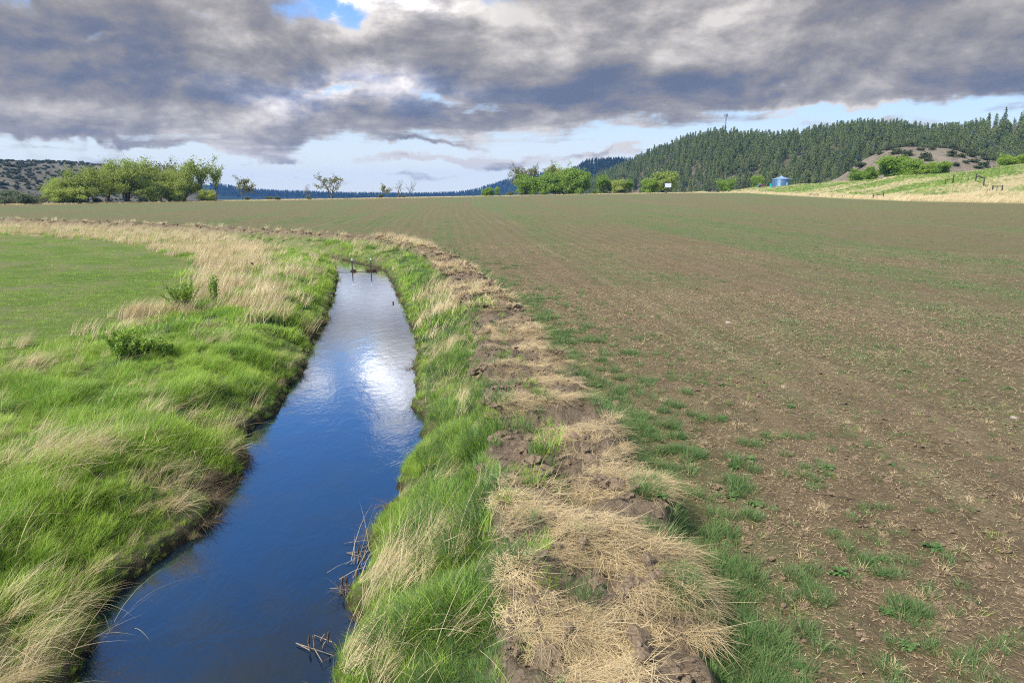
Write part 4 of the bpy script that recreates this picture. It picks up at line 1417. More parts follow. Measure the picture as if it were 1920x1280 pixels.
for px, over, hp, kd, wd, lb in (
        (452, 10, 44, 'lone1', 1.0, 'leaning open tree standing alone just right of the left grove'),
        (576, 8, 27, 'bare', 1.1, 'small half bare tree with upright twigs left of the wide lone tree'),
        (623, 8, 46, 'open3', 1.3, 'wide lone tree with a ragged olive crown on the far field edge'),
        (716, 8, 26, 'lone1', 0.95, 'small round headed tree at the far field edge left of the two thin trees'),
        (748, 8, 32, 'bare', 0.9, 'thin sparse tree with a tuft of leaves on a bare trunk'),
        (769, 8, 30, 'bare', 0.95, 'bare twiggy grey tree, right one of the two thin trees on the far edge')):
    plant_at(kd, 'lone_tree', px, over, hp, lb, 'tree', 'lone trees along the far field edge', wd)
GM = 'trees of the middle grove'
for px, over, hp, kd, wd, lb in (
        (972, 26, 58, 'open2', 1.0, 'bare topped tree at the left of the middle grove'),
        (984, 10, 36, 'willow', 0.9, 'low bright green tree at the left front of the middle grove'),
        (1008, 24, 58, 'open3', 0.9, 'olive budding tree standing behind the middle grove'),
        (1020, 10, 40, 'willow', 0.95, 'bright green rounded tree in the middle of the middle grove'),
        (1046, 22, 58, 'open1', 0.9, 'tall open tree behind the right half of the middle grove'),
        (1058, 12, 44, 'willow', 0.85, 'bright green tree right of centre in the middle grove'),
        (1082, 10, 44, 'round', 0.85, 'full round bright green tree at the right end of the middle grove')):
    plant_at(kd, 'grove_tree', px, over, hp, lb, 'tree', GM, wd)
for px, over, hp, kd, wd, lb in (
        (1130, 12, 34, 'poplar', 1.2, 'narrow green tree right of the middle grove'),
        (1160, 12, 26, 'pale', 1.0, 'pale yellow round tree between narrow green trees'),
        (1145, 16, 24, 'poplar', 1.3, 'low green tree squeezed beside the pale yellow tree'),
        (1178, 16, 26, 'poplar', 1.3, 'green tree at the right of the pale yellow tree'),
        (1222, 12, 26, 'round', 1.0, 'low bright green tree left of the white billboard'),
        (1246, 14, 40, 'pale', 1.05, 'large pale green tree behind the white billboard'),
        (1352, 24, 24, 'poplar', 1.3, 'small bright green tree, left one of the pair in front of the pine hill'),
        (1369, 24, 27, 'poplar', 1.1, 'small bright green tree, right one of the pair in front of the pine hill')):
    plant_at(kd, 'edge_tree', px, over, hp, lb, 'tree', 'trees below the pine hill', wd)


def ray_ground(px, r):
    a = math.atan((px - 960) * cP / F)
    X, Y = r * math.sin(a), r * math.cos(a)
    return X, Y, GROUND_Z(X, Y)


for px, over, hp, kd, wd, lb in (
        (1416, 100, 22, 'round', 0.8, 'round green tree by the colourful vehicle near the grain bin'),
        (1606, 96, 22, 'willow', 1.1, 'yellow green spreading bush at the left foot of the bare knoll'),
        (1632, 98, 24, 'willow', 1.0, 'yellow green bush squeezed against the largest round tree'),
        (1664, 100, 38, 'round', 1.25, 'largest round bright green tree at the foot of the bare knoll'),
        (1702, 96, 30, 'round', 1.05, 'full round green tree right of the largest one below the knoll'),
        (1734, 96, 22, 'willow', 1.0, 'low green bush right of the two round trees below the knoll'),
        (1761, 94, 22, 'round', 1.2, 'rounded green bush behind the gate posts'),
        (1882, 96, 24, 'willow', 1.2, 'bright green bush at the right end of the bare knoll'),
        (1914, 98, 22, 'round', 1.0, 'green bush at the right margin on top of the slope')):
    plant_at(kd, 'green_bush' if hp < 32 else 'round_tree', px, over, hp, lb, 'bush' if hp < 32 else 'tree', 'bright green growth below the knoll', wd)
rb = random.Random(5)
for i in range(34):
    px = rb.choice([rb.uniform(-20, 95), rb.uniform(-20, 95), rb.uniform(95, 420), rb.uniform(405, 560), rb.uniform(560, 960), rb.uniform(1120, 1330)])
    kd = rb.choice(['brush', 'brush', 'twiggy'])
    plant_at(kd, 'brush_shrub', px, rb.uniform(3, 22), rb.uniform(4, 8) if px > 430 else (rb.uniform(8, 13) if px > 95 else rb.uniform(14, 24)), 'grey green shrub in the brush along the far field edge', 'shrub', 'shrubs along the far field edge', rb.uniform(0.8, 1.4))
for px, hp, lb in ((910, 12, 'small dark green bush left of the taller one near the middle grove'), (919, 15, 'dark round bush on the far field edge left of the middle grove'), (932, 17, 'slim light green bush beside the dark round bush')):
    plant_at('round' if hp < 16 else 'poplar', 'field_edge_bush', px, 6, hp, lb, 'bush', None, 0.9)


# --- pines
def pine_mesh(seed, H=14.0, rw=2.6, flat=0.0):
    g = np.random.default_rng(seed)
    wood = MB()
    wood.tube([(0, 0, -0.5), (0.05, 0, H * 0.5), (0, 0, H * 0.97)], [0.28, 0.18, 0.04], 5, cap=False)
    c = []
    z = H * g.uniform(0.12, 0.24)
    while z < H * 0.98:
        f = (z - 0.15 * H) / (0.85 * H)
        reach = rw * (1 - f) ** (0.75 - flat * 0.35) * (0.55 + 0.6 * min(1, f * 4)) * g.uniform(0.75, 1.15) + 0.12
        for b in range(g.integers(4, 7)):
            a = g.uniform(0, 6.28)
            rl = reach * g.uniform(0.6, 1.1)
            for q in np.arange(0.35, 1.01, 0.5 / max(rl, 0.5)):
                c.append([math.cos(a) * rl * q, math.sin(a) * rl * q, z + 0.18 * rl * q + g.normal(0, 0.12)])
        z += H * 0.045 * g.uniform(0.8, 1.4)
    c = np.repeat(np.array(c), 3, 0)
    c = c + g.normal(0, 0.28, c.shape)
    V, Q = leaf_quads(c, 0.42, g, 0.5)
    rn = np.repeat(g.uniform(0, 1, len(c)), 4)
    wv, wq = np.vstack(wood.V), np.vstack(wood.Q)
    nv = len(wv)
    me = mesh_np('pine', np.vstack([wv, V]), [wq, Q + nv], [M_BARK, M_NEEDLE], dict(rnd=np.concatenate([np.zeros(nv), rn])), midx=np.concatenate([np.zeros(len(wq)), np.ones(len(Q))]))
    return me, (mesh_np('trunk', wv, [wq], [M_BARK]), mesh_np('crown', V, [Q], [M_NEEDLE], dict(rnd=rn)))


PINES = [pine_mesh(700 + k, 14, rw, fl) for k, (rw, fl) in enumerate(((2.5, 0), (2.9, 0.2), (2.3, 0.4), (3.1, 0.5), (2.0, 0.0), (2.7, 0.8)))]
gp = np.random.default_rng(77)
n = 6000
px = gp.uniform(1040, 2000, n)
kq = gp.uniform(0.0, 1.12, n) ** 0.9
pos = pine_hill(px, kq)
# visible clearings and the open crest at the right
hide_knoll = (px > 1590) & (px < 1880) & (kq < 0.25)
crest = (px > 1836) & (kq > 0.6)
gap = fbm(pos[:, 0] / 40, pos[:, 1] / 40, 711, 3) > 0.22
keep = ~hide_knoll & ~(crest & (gp.uniform(0, 1, n) > 0.10)) & ~gap & (kq < 1.06)
pos, px, kq = pos[keep], px[keep], kq[keep]
rdist = np.hypot(pos[:, 0], pos[:, 1])
order = np.argsort(rdist)
sc = np.clip(gp.normal(0.72, 0.18, len(pos)), 0.32, 1.02) * np.where(kq > 0.9, 1.08, 1.0)
near_p, rest = order[:300], order[300:]
first = {}
for q in near_p:
    kd = int(gp.integers(0, 6))
    lb = 'dark green pine among the nearest rows at the foot of the pine hill'
    if kd not in first:
        root = bpy.data.objects.new('pine_tree', None)
        COL.objects.link(root)
        link('trunk', PINES[kd][1][0], root)
        link('crown', PINES[kd][1][1], root)
        tag(root, lb, 'tree', 'pines at the foot of the pine hill')
        first[kd] = root
        root.location = pos[q]
        root.rotation_euler = (0, 0, gp.uniform(0, 6.28))
        root.scale = (sc[q],) * 3
    else:
        copy_thing(first[kd], pos[q], gp.uniform(0, 6.28), sc[q])
forest = Scatter('pine_forest', [p[0] for p in PINES])
forest.add(pos[rest, 0], pos[rest, 1], pos[rest, 2], gp.uniform(0, 6.28, len(rest)), np.column_stack([sc[rest]] * 3), gp.uniform(0, 1, len(rest)), (0, 6))
forest.build()
M_FARNEEDLE = leaf_mat('distant_needles', (0.016, 0.036, 0.034), (0.035, 0.062, 0.05), trans=0.1)
FAR_PINES = []
for p_ in PINES:
    me_ = p_[0].copy()
    me_.materials[1] = M_FARNEEDLE
    FAR_PINES.append(me_)
far_woods = Scatter('far_pine_forest', FAR_PINES)
for fn, n, lo, hi in ((spur, 2600, 975, 1390), (farhill, 4200, 395, 1140)):
    px = gp.uniform(lo, hi, n)
    kq = gp.uniform(0.15, 1.03, n)
    pp = fn(px, kq)
    far_woods.add(pp[:, 0], pp[:, 1], pp[:, 2], gp.uniform(0, 6.28, n), gp.uniform(0.55, 1.0, n) * (1.15 if fn is farhill else 1.0), gp.uniform(0, 1, n), (0, 6))
far_woods.build()

# --- junipers on the knoll, shrubs on the left hill
gj = random.Random(9)


def shrub_mesh(seed):
    V, Q, rn = broadleaf(seed, H=3, spread=1.3, stems=5, per_tip=5, clump=0.4, leaf=0.34, low=0.02, levels=2)[1]
    return mesh_np('shrub', V, [Q], [M_JUNIPER], dict(rnd=rn))


SHRUBS = [shrub_mesh(730 + k) for k in range(3)]
KN = [(1645, .93), (1662, .97), (1683, .98), (1702, 1.0), (1722, 1.0), (1741, 1.0), (1640, .7), (1660, .78), (1692, .8), (1733, .82), (1738, .68), (1759, .78), (1780, .86), (1803, .8), (1812, .86), (1832, .9), (1841, .7), (1848, .8),
      (1770, .55), (1790, .6), (1800, .5), (1735, .45), (1725, .5), (1610, .6), (1603, .45), (1822, .55), (1830, .45), (1838, .5), (1865, .5), (1785, .42), (1690, .55), (1715, .66), (1670, .62), (1810, .68), (1755, .95), (1775, .97), (1592, .7), (1626, .88)]
for a, b in KN:
    p_ = knoll(np.array([a + gj.uniform(-3, 3)]), np.array([b]))[0]
    o = link('juniper_shrub', gj.choice(SHRUBS), None, p_ - np.array([0, 0, 0.2]), gj.uniform(0, 6.28))
    s_ = gj.uniform(0.45, 0.95)
    o.scale = (s_ * 1.25, s_ * 1.25, s_)
    tag(o, 'dark juniper shrub dotted over the bare brown knoll', 'shrub', 'junipers on the bare knoll')
for i in range(26):
    px_ = gj.uniform(1385, 1590)
    p_ = pine_hill(np.array([px_]), np.array([gj.uniform(-0.0, 0.10)]))[0]
    o = link('foothill_juniper', gj.choice(SHRUBS), None, p_ - np.array([0, 0, 0.2]), gj.uniform(0, 6.28))
    s_ = gj.uniform(0.7, 1.5)
    o.scale = (s_ * 1.2, s_ * 1.2, s_)
    tag(o, 'dark olive juniper at the lower edge of the pine hill behind the grain bin', 'shrub', 'junipers at the foot of the pine hill')
for i in range(280):
    px_ = gj.uniform(-60, 300)
    kq_ = gj.uniform(0.1, 0.9) ** 0.9
    p_ = left_hill(np.array([px_]), np.array([kq_]))[0]
    o = link('hillside_shrub', gj.choice(SHRUBS), None, p_ - np.array([0, 0, 0.2]), gj.uniform(0, 6.28))
    s_ = gj.uniform(0.35, 0.95)
    o.scale = (s_ * 1.25, s_ * 1.25, s_)
    tag(o, 'dark shrub dotted over the pale slope of the left hill', 'shrub', 'shrubs on the left hillside')
hb = Scatter('hillside_brush', SHRUBS)
px_ = gp.uniform(-120, 330, 900)
pp = left_hill(px_, gp.uniform(0.05, 0.88, 900))
hb.add(pp[:, 0], pp[:, 1], pp[:, 2] - 0.2, gp.uniform(0, 6.28, 900), gp.uniform(0.25, 0.7, 900), 0.5, (0, 3))
hb.build()
for i, a in enumerate((1838, 1846, 1850, 1862, 1884, 1893, 1898, 1907, 1915)):
    p_ = pine_hill(np.array([a]), np.array([1.0]))[0]
    o = copy_thing(first[5] if 5 in first else list(first.values())[0], p_, gj.uniform(0, 6.28), gj.uniform(0.42, 0.62), 'lone round topped pine standing out against the sky on the bare crest at the right')
    o.name = 'crest_pine'
    o['group'] = 'pines on the bare crest'

# ------------------------------------------------------------------ built things
M_STEEL = simple_mat('galvanised_steel', (0.085, 0.17, 0.29), (0.12, 0.21, 0.35), 1.5, 0.45, 0.5, 0.3)
M_ROOFSTEEL = simple_mat('bin_roof_steel', (0.26, 0.40, 0.56), (0.34, 0.47, 0.62), 1.5, 0.4, 0.5, 0.3)
M_TEAL = simple_mat('teal_paint', (0.01, 0.36, 0.33), (0.015, 0.44, 0.40), 2, 0.5, 0.4)
M_WOODPOST = simple_mat('weathered_post', (0.045, 0.038, 0.032), (0.11, 0.095, 0.08), 6, 0.9, 0.1)
M_WHITE = simple_mat('white_panel', (0.60, 0.64, 0.72), (0.68, 0.71, 0.78), 1.5, 0.6, 0.3)
M_RED = simple_mat('red_paint', (0.40, 0.05, 0.03), (0.48, 0.08, 0.05), 2, 0.5, 0.4)
M_BLUEP = simple_mat('blue_paint', (0.08, 0.10, 0.36), (0.14, 0.14, 0.42), 2, 0.5, 0.4)
M_TYRE = simple_mat('tyre_rubber', (0.02, 0.02, 0.02), (0.035, 0.033, 0.03), 6, 0.85, 0.2)
M_TOWER = simple_mat('tower_steel', (0.22, 0.23, 0.25), (0.32, 0.33, 0.35), 3, 0.5, 0.4, 0.4)
M_WIRE = simple_mat('wire_metal', (0.10, 0.10, 0.11), (0.18, 0.18, 0.19), 3, 0.5, 0.4, 0.5)
M_STAKE = simple_mat('steel_stake', (0.035, 0.04, 0.035), (0.09, 0.075, 0.06), 9, 0.8, 0.2)
M_STAKETOP = simple_mat('stake_white_tip', (0.65, 0.65, 0.62), (0.75, 0.74, 0.7), 6, 0.7, 0.2)
M_STICK = simple_mat('drift_sticks', (0.07, 0.04, 0.025), (0.19, 0.12, 0.075), 9, 0.9, 0.1)
M_ROCK = simple_mat('pale_rock', (0.26, 0.22, 0.17), (0.40, 0.35, 0.28), 5, 0.9, 0.2, 0, 0.02)


def empty(name, loc, rz, label, cat, group=None):
    o = bpy.data.objects.new(name, None)
    COL.objects.link(o)
    o.location = tuple(float(q) for q in loc)
    o.rotation_euler = (0, 0, rz)
    return tag(o, label, cat, group)


def on_edge(px, over):
    D_ = float(np.interp(px, EDGE_PX, EDGE_D))
    return ray_ground(px, D_ + over)


# grain bin: ringed wall, cone roof, cap, ladder strip
X, Y, Z = on_edge(1463, 84)
mpp = Y / cP / F                                  # metres per photo pixel there
bin_r = 15 * mpp
wall_h = 14.5 * mpp
b = empty('grain_bin', (X, Y, Z - 0.2), 0, 'blue grey corrugated grain bin with a conical roof beside the teal tank', 'grain bin')
wl = MB()
zs = np.linspace(0, wall_h, 40)
prof = [(bin_r + 0.035 * math.sin(i * math.pi), z) for i, z in enumerate(zs)]
N_ = 40
th = np.arange(N_) * 2 * math.pi / N_
V = np.array([[(bin_r + (0.05 if i % 2 else 0)) * math.cos(t), (bin_r + (0.05 if i % 2 else 0)) * math.sin(t), z] for i, z in enumerate(zs) for t in th])
Q = [[i * N_ + j, i * N_ + (j + 1) % N_, (i + 1) * N_ + (j + 1) % N_, (i + 1) * N_ + j] for i in range(len(zs) - 1) for j in range(N_)]
wl.add(V, Q)
link('wall', wl.build('wall', M_STEEL), b)
rf = MB()
rh = 4.2 * mpp
pr = [(bin_r + 0.25, wall_h - 0.08), (bin_r + 0.25, wall_h + 0.02), (bin_r * 0.5, wall_h + rh * 0.52), (0.5, wall_h + rh), (0.5, wall_h + rh + 0.25), (0.02, wall_h + rh + 0.4)]
V = np.array([[r_ * math.cos(t), r_ * math.sin(t), z] for r_, z in pr for t in th])
Q = [[i * N_ + j, i * N_ + (j + 1) % N_, (i + 1) * N_ + (j + 1) % N_, (i + 1) * N_ + j] for i in range(len(pr) - 1) for j in range(N_)]
rf.add(V, Q)
link('roof', rf.build('roof', M_ROOFSTEEL), b)
ld = MB()
for sx in (-0.25, 0.25):
    ld.tube([(sx - bin_r * 0.35, -bin_r * 0.97, 0.3), (sx - bin_r * 0.35, -bin_r * 0.97, wall_h)], 0.04, 5)
for i in range(14):
    z = 0.4 + i * wall_h / 15
    ld.tube([(-0.25 - bin_r * 0.35, -bin_r * 0.97, z), (0.25 - bin_r * 0.35, -bin_r * 0.97, z)], 0.03, 4)
link('ladder', ld.build('ladder', M_ROOFSTEEL), b)
dr = MB()
dr.box((bin_r * 0.3, -bin_r * 0.97, 1.3), (0.9, 0.1, 1.5))
link('door', dr.build('door', M_ROOFSTEEL), b)

# teal tank on skids
X2, Y2, Z2 = on_edge(1450, 82)
t_ = empty('teal_tank', (X2, Y2, Z2 - 0.1), 0.0, 'teal box shaped tank standing left of the grain bin', 'tank')
bw, bh = 13 * mpp, 7.5 * mpp
m_ = MB()
m_.box((0, 0, bh / 2 + 0.15), (bw, 2.0, bh))
for i in range(6):
    m_.box((-bw / 2 + (i + 0.5) * bw / 6, -1.03, bh / 2 + 0.15), (0.12, 0.1, bh * 0.94))
m_.box((0, 0, bh + 0.2), (bw + 0.1, 2.1, 0.1))
link('body', m_.build('body', M_TEAL), t_)
m_ = MB()
for sy in (-0.7, 0.7):
    m_.box((0, sy, 0.07), (bw * 0.96, 0.18, 0.16))
link('skids', m_.build('skids', M_WOODPOST), t_)

# small farm machine, red and blue
X3, Y3, Z3 = on_edge(1426, 82)
v_ = empty('farm_vehicle', (X3, Y3, Z3), 0.25, 'small red and blue farm vehicle parked left of the teal tank', 'farm vehicle')
m_ = MB()
m_.box((0.7, 0, 0.85), (1.5, 0.9, 0.6))
m_.box((1.2, 0, 1.2), (0.5, 0.7, 0.2))
link('hood', m_.build('hood', M_RED), v_)
m_ = MB()
m_.box((-0.8, 0, 0.8), (1.4, 1.3, 0.6))
m_.box((-0.8, 0, 1.2), (1.0, 1.0, 0.3))
link('body', m_.build('body', M_BLUEP), v_)
m_ = MB()
m_.box((-0.5, 0, 2.0), (1.2, 1.1, 0.1))
for sx in (-1.0, 0.0):
    for sy in (-0.5, 0.5):
        m_.tube([(sx, sy, 1.3), (sx, sy, 1.98)], 0.05, 5)
link('canopy', m_.build('canopy', simple_mat('faded_orange', (0.6, 0.36, 0.26), (0.66, 0.42, 0.32), 2)), v_)


def wheel(x, y, r_, wd):
    w_ = MB()
    w_.tube([(x, y - wd / 2, r_), (x, y - wd * 0.35, r_), (x, y + wd * 0.35, r_), (x, y + wd / 2, r_)], [r_ * 0.8, r_, r_, r_ * 0.8], 14)
    link('wheel', w_.build('wheel', M_TYRE), v_)


for sx, r_ in ((1.1, 0.38), (-0.8, 0.6)):
    for sy in (-0.68, 0.68):
        wheel(sx, sy, r_, 0.3)

# white billboard on two posts
X, Y, Z = on_edge(1252, 4)
mp = Y / cP / F
zc = h_at(347.5, math.hypot(X, Y), 1252)
bb = empty('billboard', (X, Y, Z), 0.1, 'white rectangular billboard on posts in front of the large pale tree', 'billboard')
m_ = MB()
m_.box((0, 0, zc - Z), (12 * mp, 0.12, 7.6 * mp))
link('panel', m_.build('panel', M_WHITE), bb)
m_ = MB()
hw_, hh_ = 6 * mp, 3.8 * mp
for q in ((0, hh_), (0, -hh_)):
    m_.box((0, -0.005, zc - Z + q[1]), (2 * hw_ + 0.2, 0.16, 0.12))
for q in (-hw_, hw_):
    m_.box((q, -0.005, zc - Z), (0.12, 0.17, 2 * hh_ - 0.13))
link('frame', m_.build('frame', M_WIRE), bb)
for sx in (-1, 1):
    m_ = MB()
    m_.tube([(sx * hw_ * 0.75, 0.16, -0.3), (sx * hw_ * 0.75, 0.16, zc - Z + hh_)], 0.1, 6)
    link('post', m_.build('post', M_WOODPOST), bb)

# telecom tower on the crest
p_ = pine_hill(np.array([1352.0]), np.array([0.99]))[0]
rt = math.hypot(p_[0], p_[1])
mp = p_[1] / cP / F
th_ = (h_at(213, rt, 1352) - p_[2])
tw = empty('telecom_tower', p_, 0.2, 'thin lattice telecom tower with antennas on the crest of the pine hill', 'telecom tower')
m_ = MB()
w0, w1 = 1.1, 0.55
for k in range(3):
    a = k * 2.094
    m_.tube([(w0 * math.cos(a), w0 * math.sin(a), -1), (w1 * math.cos(a), w1 * math.sin(a), th_ * 0.93)], 0.2, 4)
nz = 16
for i in range(nz):
    for k in range(3):
        f0, f1 = i / nz, (i + 1) / nz
        r0, r1 = w0 + (w1 - w0) * f0, w0 + (w1 - w0) * f1
        a, c = k * 2.094, (k + 1) * 2.094
        m_.tube([(r0 * math.cos(a), r0 * math.sin(a), th_ * 0.93 * f0), (r1 * math.cos(c), r1 * math.sin(c), th_ * 0.93 * f1)], 0.09, 3)
link('mast', m_.build('mast', M_TOWER), tw)
for k in range(3):
    a = k * 2.094 + 0.4
    m_ = MB()
    c = np.array([1.9 * math.cos(a), 1.9 * math.sin(a)])
    m_.tube([(0.3 * math.cos(a), 0.3 * math.sin(a), th_ * 0.9), (c[0], c[1], th_ * 0.92)], 0.08, 4)
    for q in (-0.9, 0, 0.9):
        m_.box((c[0] - math.sin(a) * q, c[1] + math.cos(a) * q, th_ * 0.93), (0.5, 0.45, 2.8), a)
    link('antenna', m_.build('antenna', M_TOWER), tw)
m_ = MB()
m_.tube([(0, 0, th_ * 0.9), (0, 0, th_ + 0.6)], 0.07, 4)
link('spike', m_.build('spike', M_TOWER), tw)

# power line down the hillside at the right: one pole, three wires
pp_ = pine_hill(np.array([1806.0]), np.array([0.55]))[0]
zt = h_at(246, math.hypot(pp_[0], pp_[1]), 1806)
pl = empty('power_pole', pp_, 0.5, 'tall thin power pole standing among the pines above the bare knoll', 'power pole')
m_ = MB()
m_.tube([(0, 0, -0.5), (0, 0, zt - pp_[2])], [0.2, 0.13], 6)
link('pole', m_.build('pole', M_TOWER), pl)
m_ = MB()
m_.box((0, 0, zt - pp_[2] - 0.6), (3.2, 0.16, 0.18))
for q in (-1.4, 0, 1.4):
    m_.tube([(q, 0, zt - pp_[2] - 0.5), (q, 0, zt - pp_[2] - 0.1)], 0.06, 5)
link('crossarm', m_.build('crossarm', M_TOWER), pl)
Xe, Ye, Ze = ray_ground(2010, 330)
m_ = MB()
for q in (-1.4, 0, 1.4):
    A_ = np.array([pp_[0] + q * math.cos(0.5), pp_[1] + q * math.sin(0.5), zt - 0.1])
    B_ = np.array([Xe + q * math.cos(0.5), Ye + q * math.sin(0.5), h_at(330 + 6 * q, math.hypot(Xe, Ye), 2010)])
    f = np.linspace(0, 1, 24)[:, None]
    w_ = A_ + (B_ - A_) * f
    w_[:, 2] -= 4 * 2.5 * f[:, 0] * (1 - f[:, 0])
    m_.tube(w_, 0.045, 4)
o = link('power_wires', m_.build('power_wires', M_WIRE))
tag(o, 'three thin power wires sagging down to the right across the pine hill', 'power wires')


# gate posts, braces and wire fence on the slope
def brace(name, pa, pb, ha, hb, rail, label, group):
    A_, B_ = np.array(pa), np.array(pb)
    r_ = empty(name, A_, 0, label, 'fence brace', group)
    for base, h in ((A_ * 0, ha), (B_ - A_, hb)):
        m_ = MB()
        m_.tube([base + [0, 0, -0.3], base + [0, 0, h]], [0.15, 0.13], 8)
        link('post', m_.build('post', M_WOODPOST), r_)
    m_ = MB()
    for fa, fb in rail:
        m_.tube([[0, 0, ha * fa], (B_ - A_) + [0, 0, hb * fb]], 0.09, 6)
    link('rail', m_.build('rail', M_WOODPOST), r_)


def hpost(px, over, py_top):
    X, Y, Z = on_edge(px, over)
    return (X, Y, Z), h_at(py_top, math.hypot(X, Y), px) - Z


GB = 'timber braces of the fence on the slope'


def foot(px, py):
    """Point of the slope that is seen at the given image position."""
    best = None
    for ov in np.arange(2, 82, 1.0):
        X, Y, Z = on_edge(px, ov)
        e = abs(h_at(py, math.hypot(X, Y), px) - Z) / math.hypot(X, Y)
        if best is None or e < best[0]:
            best = (e, X, Y, Z)
    return best[1:]


def up_to(pt, px, py):
    return h_at(py, math.hypot(pt[0], pt[1]), px) - pt[2]


def brace_px(p0, t0, p1, t1, rail, label, name='fence_brace'):
    A_, B_ = foot(*p0), foot(*p1)
    brace(name, A_, B_, up_to(A_, p0[0], t0), up_to(B_, p1[0], t1), rail, label, GB)


brace_px((1770, 348), 337, (1784, 344), 328, [(0.9, 0.55)], 'slanting timber brace at the left side of the gate gap on the slope')
brace_px((1826, 342), 326, (1842, 350), 333, [(0.92, 0.9), (0.7, 0.9)], 'tall timber brace at the right side of the gate gap on the slope')
brace_px((1860, 360), 348, (1878, 362), 347, [(0.9, 0.85)], 'low timber brace standing in pale grass right of the gate')
brace_px((1519, 370), 363, (1534, 371), 363, [(0.8, 0.8)], 'small far brace in the pale grass below the orange patches')
brace_px((1638, 373), 364, (1657, 372), 360, [(0.7, 0.65)], 'small brace in the pale grass below the round bushes')
for i, (px, py, tp) in enumerate(((1798, 345, 329), (1811, 343, 328), (1850, 366, 355), (1855, 362, 352), (1868, 362, 349), (1527, 371, 364), (1645, 373, 364), (1700, 366, 358), (1560, 372, 365), (1580, 373, 366), (1600, 374, 367), (1435, 361, 356), (1430, 361, 356), (1424, 361, 356), (1385, 361, 355))):
    f_ = foot(px, py)
    h_ = up_to(f_, px, tp)
    m_ = MB()
    lean = 0.25 if i < 2 else 0.0
    m_.tube([(0, 0, -0.3), (lean, 0, h_)], 0.055, 6)
    o = link('fence_post', m_.build('fence_post', M_WOODPOST), None, f_)
    tag(o, 'thin leaning fence post standing in the gate gap on the slope' if i < 2 else 'thin dark fence post standing in the pale grass at the field edge', 'fence post', 'leaning posts in the gate gap' if i < 2 else 'thin fence posts along the field edge')


# ------------------------------------------------------------------ in and beside the creek
def stake(px, py_foot, py_top, label):
    a = at_z(px, py_foot, 0.0)
    h = (py_foot - py_top) / F * a[1] / cP
    r_ = empty('stake', a, 0.0, label, 'stake', None)
    m_ = MB()
    m_.box((0, 0, h / 2 - 0.2), (0.07, 0.012, h + 0.4))
    m_.box((0, 0.022, h / 2 - 0.2), (0.012, 0.03, h + 0.4))
    for i in range(8):
        m_.box((0, -0.011, 0.1 + i * h / 9), (0.03, 0.01, 0.025))
    link('post', m_.build('post', M_STAKE), r_)
    m_ = MB()
    m_.box((0, 0, h + 0.06), (0.074, 0.045, 0.12))
    link('tip', m_.build('tip', M_STAKETOP), r_)
    return a


def debris(px, py, wid, n, seed, label):
    a = at_z(px, py, 0.0)
    g = np.random.default_rng(seed)
    m_ = MB()
    for i in range(n):
        c = np.array([g.normal(0, wid * 0.24), g.normal(0, 0.12), g.uniform(-0.01, 0.12)])
        an = g.normal(0.15, 0.5)
        L = wid * g.uniform(0.2, 0.6)
        d = np.array([math.cos(an), math.sin(an), g.normal(0, 0.12)])
        mid = c + g.normal(0, 0.03, 3)
        m_.tube([c - d * L / 2, mid, c + d * L / 2], [0.012, 0.016, 0.008], 5)
    o = link('driftwood_clump', m_.build('driftwood_clump', M_STICK), None, a)
    tag(o, label, 'driftwood')


a1 = stake(661, 509, 489, 'left one of two dark stakes standing in the creek')
a2 = stake(696, 509, 488, 'right one of two dark stakes standing in the creek')
debris(664, 508.5, 0.5, 40, 1, 'small raft of brown sticks caught on the left stake in the creek')
debris(699, 508, 0.72, 80, 2, 'larger raft of brown sticks caught on the right stake in the creek')
m_ = MB()
wA, wB = at_z(628, 509.5, 0.03), at_z(722, 508, 0.03)
f = np.linspace(0, 1, 20)[:, None]
w_ = wA + (wB - wA) * f
w_[:, 2] += 0.015 * np.sin(f[:, 0] * 9)
m_.tube(w_, 0.012, 5)
tag(link('creek_cable', m_.build('creek_cable', M_STAKE)), 'dark cable stretched across the creek at the water line behind both stakes', 'cable')
# short wooden peg at the right water's edge
a = at_z(737, 569, 0.0)
m_ = MB()
m_.tube([(0, 0, -0.2), (0.01, 0, 0.10)], [0.04, 0.035], 7)
tag(link('wooden_peg', m_.build('wooden_peg', M_STAKE), None, a), 'short dark wooden peg standing in the water by the right bank', 'peg')


def reed(px, py, n, H, seed, label):
    a = at_z(px, py, 0.02)
    g = np.random.default_rng(seed)
    n, H = n * 5 // 10, H * 0.62
    st, hd = MB(), MB()
    for i in range(n):
        b_ = np.array([g.normal(0, 0.10), g.normal(0, 0.10), -0.05])
        h = H * g.uniform(0.5, 1.0)
        l = g.normal(0, 0.22, 2)
        st.tube([b_, b_ + [l[0] * 0.3 * h, l[1] * 0.3 * h, h * 0.5], b_ + [l[0] * h, l[1] * h, h]], [0.008, 0.007, 0.004], 4)
        if i % 3 == 0:
            e = b_ + np.array([l[0] * h, l[1] * h, h])
            hd.tube([e - [0, 0, 0.06], e, e + [0.01, 0, 0.06], e + [0.012, 0, 0.08]], [0.008, 0.016, 0.014, 0.004], 6)
        if i % 2 == 0:
            st.tube([b_ + [0, 0, 0.05], b_ + [g.normal(0, 0.12), g.normal(0, 0.12), h * 0.45], b_ + [g.normal(0, 0.25), g.normal(0, 0.25), h * 0.3]], [0.007, 0.006, 0.003], 4)
    r_ = empty('dead_reeds', a, 0, label, 'reeds', 'dead reeds along the right water edge')
    link('stalks', st.build('stalks', M_DEADSTALK), r_)
    link('seed_heads', hd.build('seed_heads', M_STICK), r_)


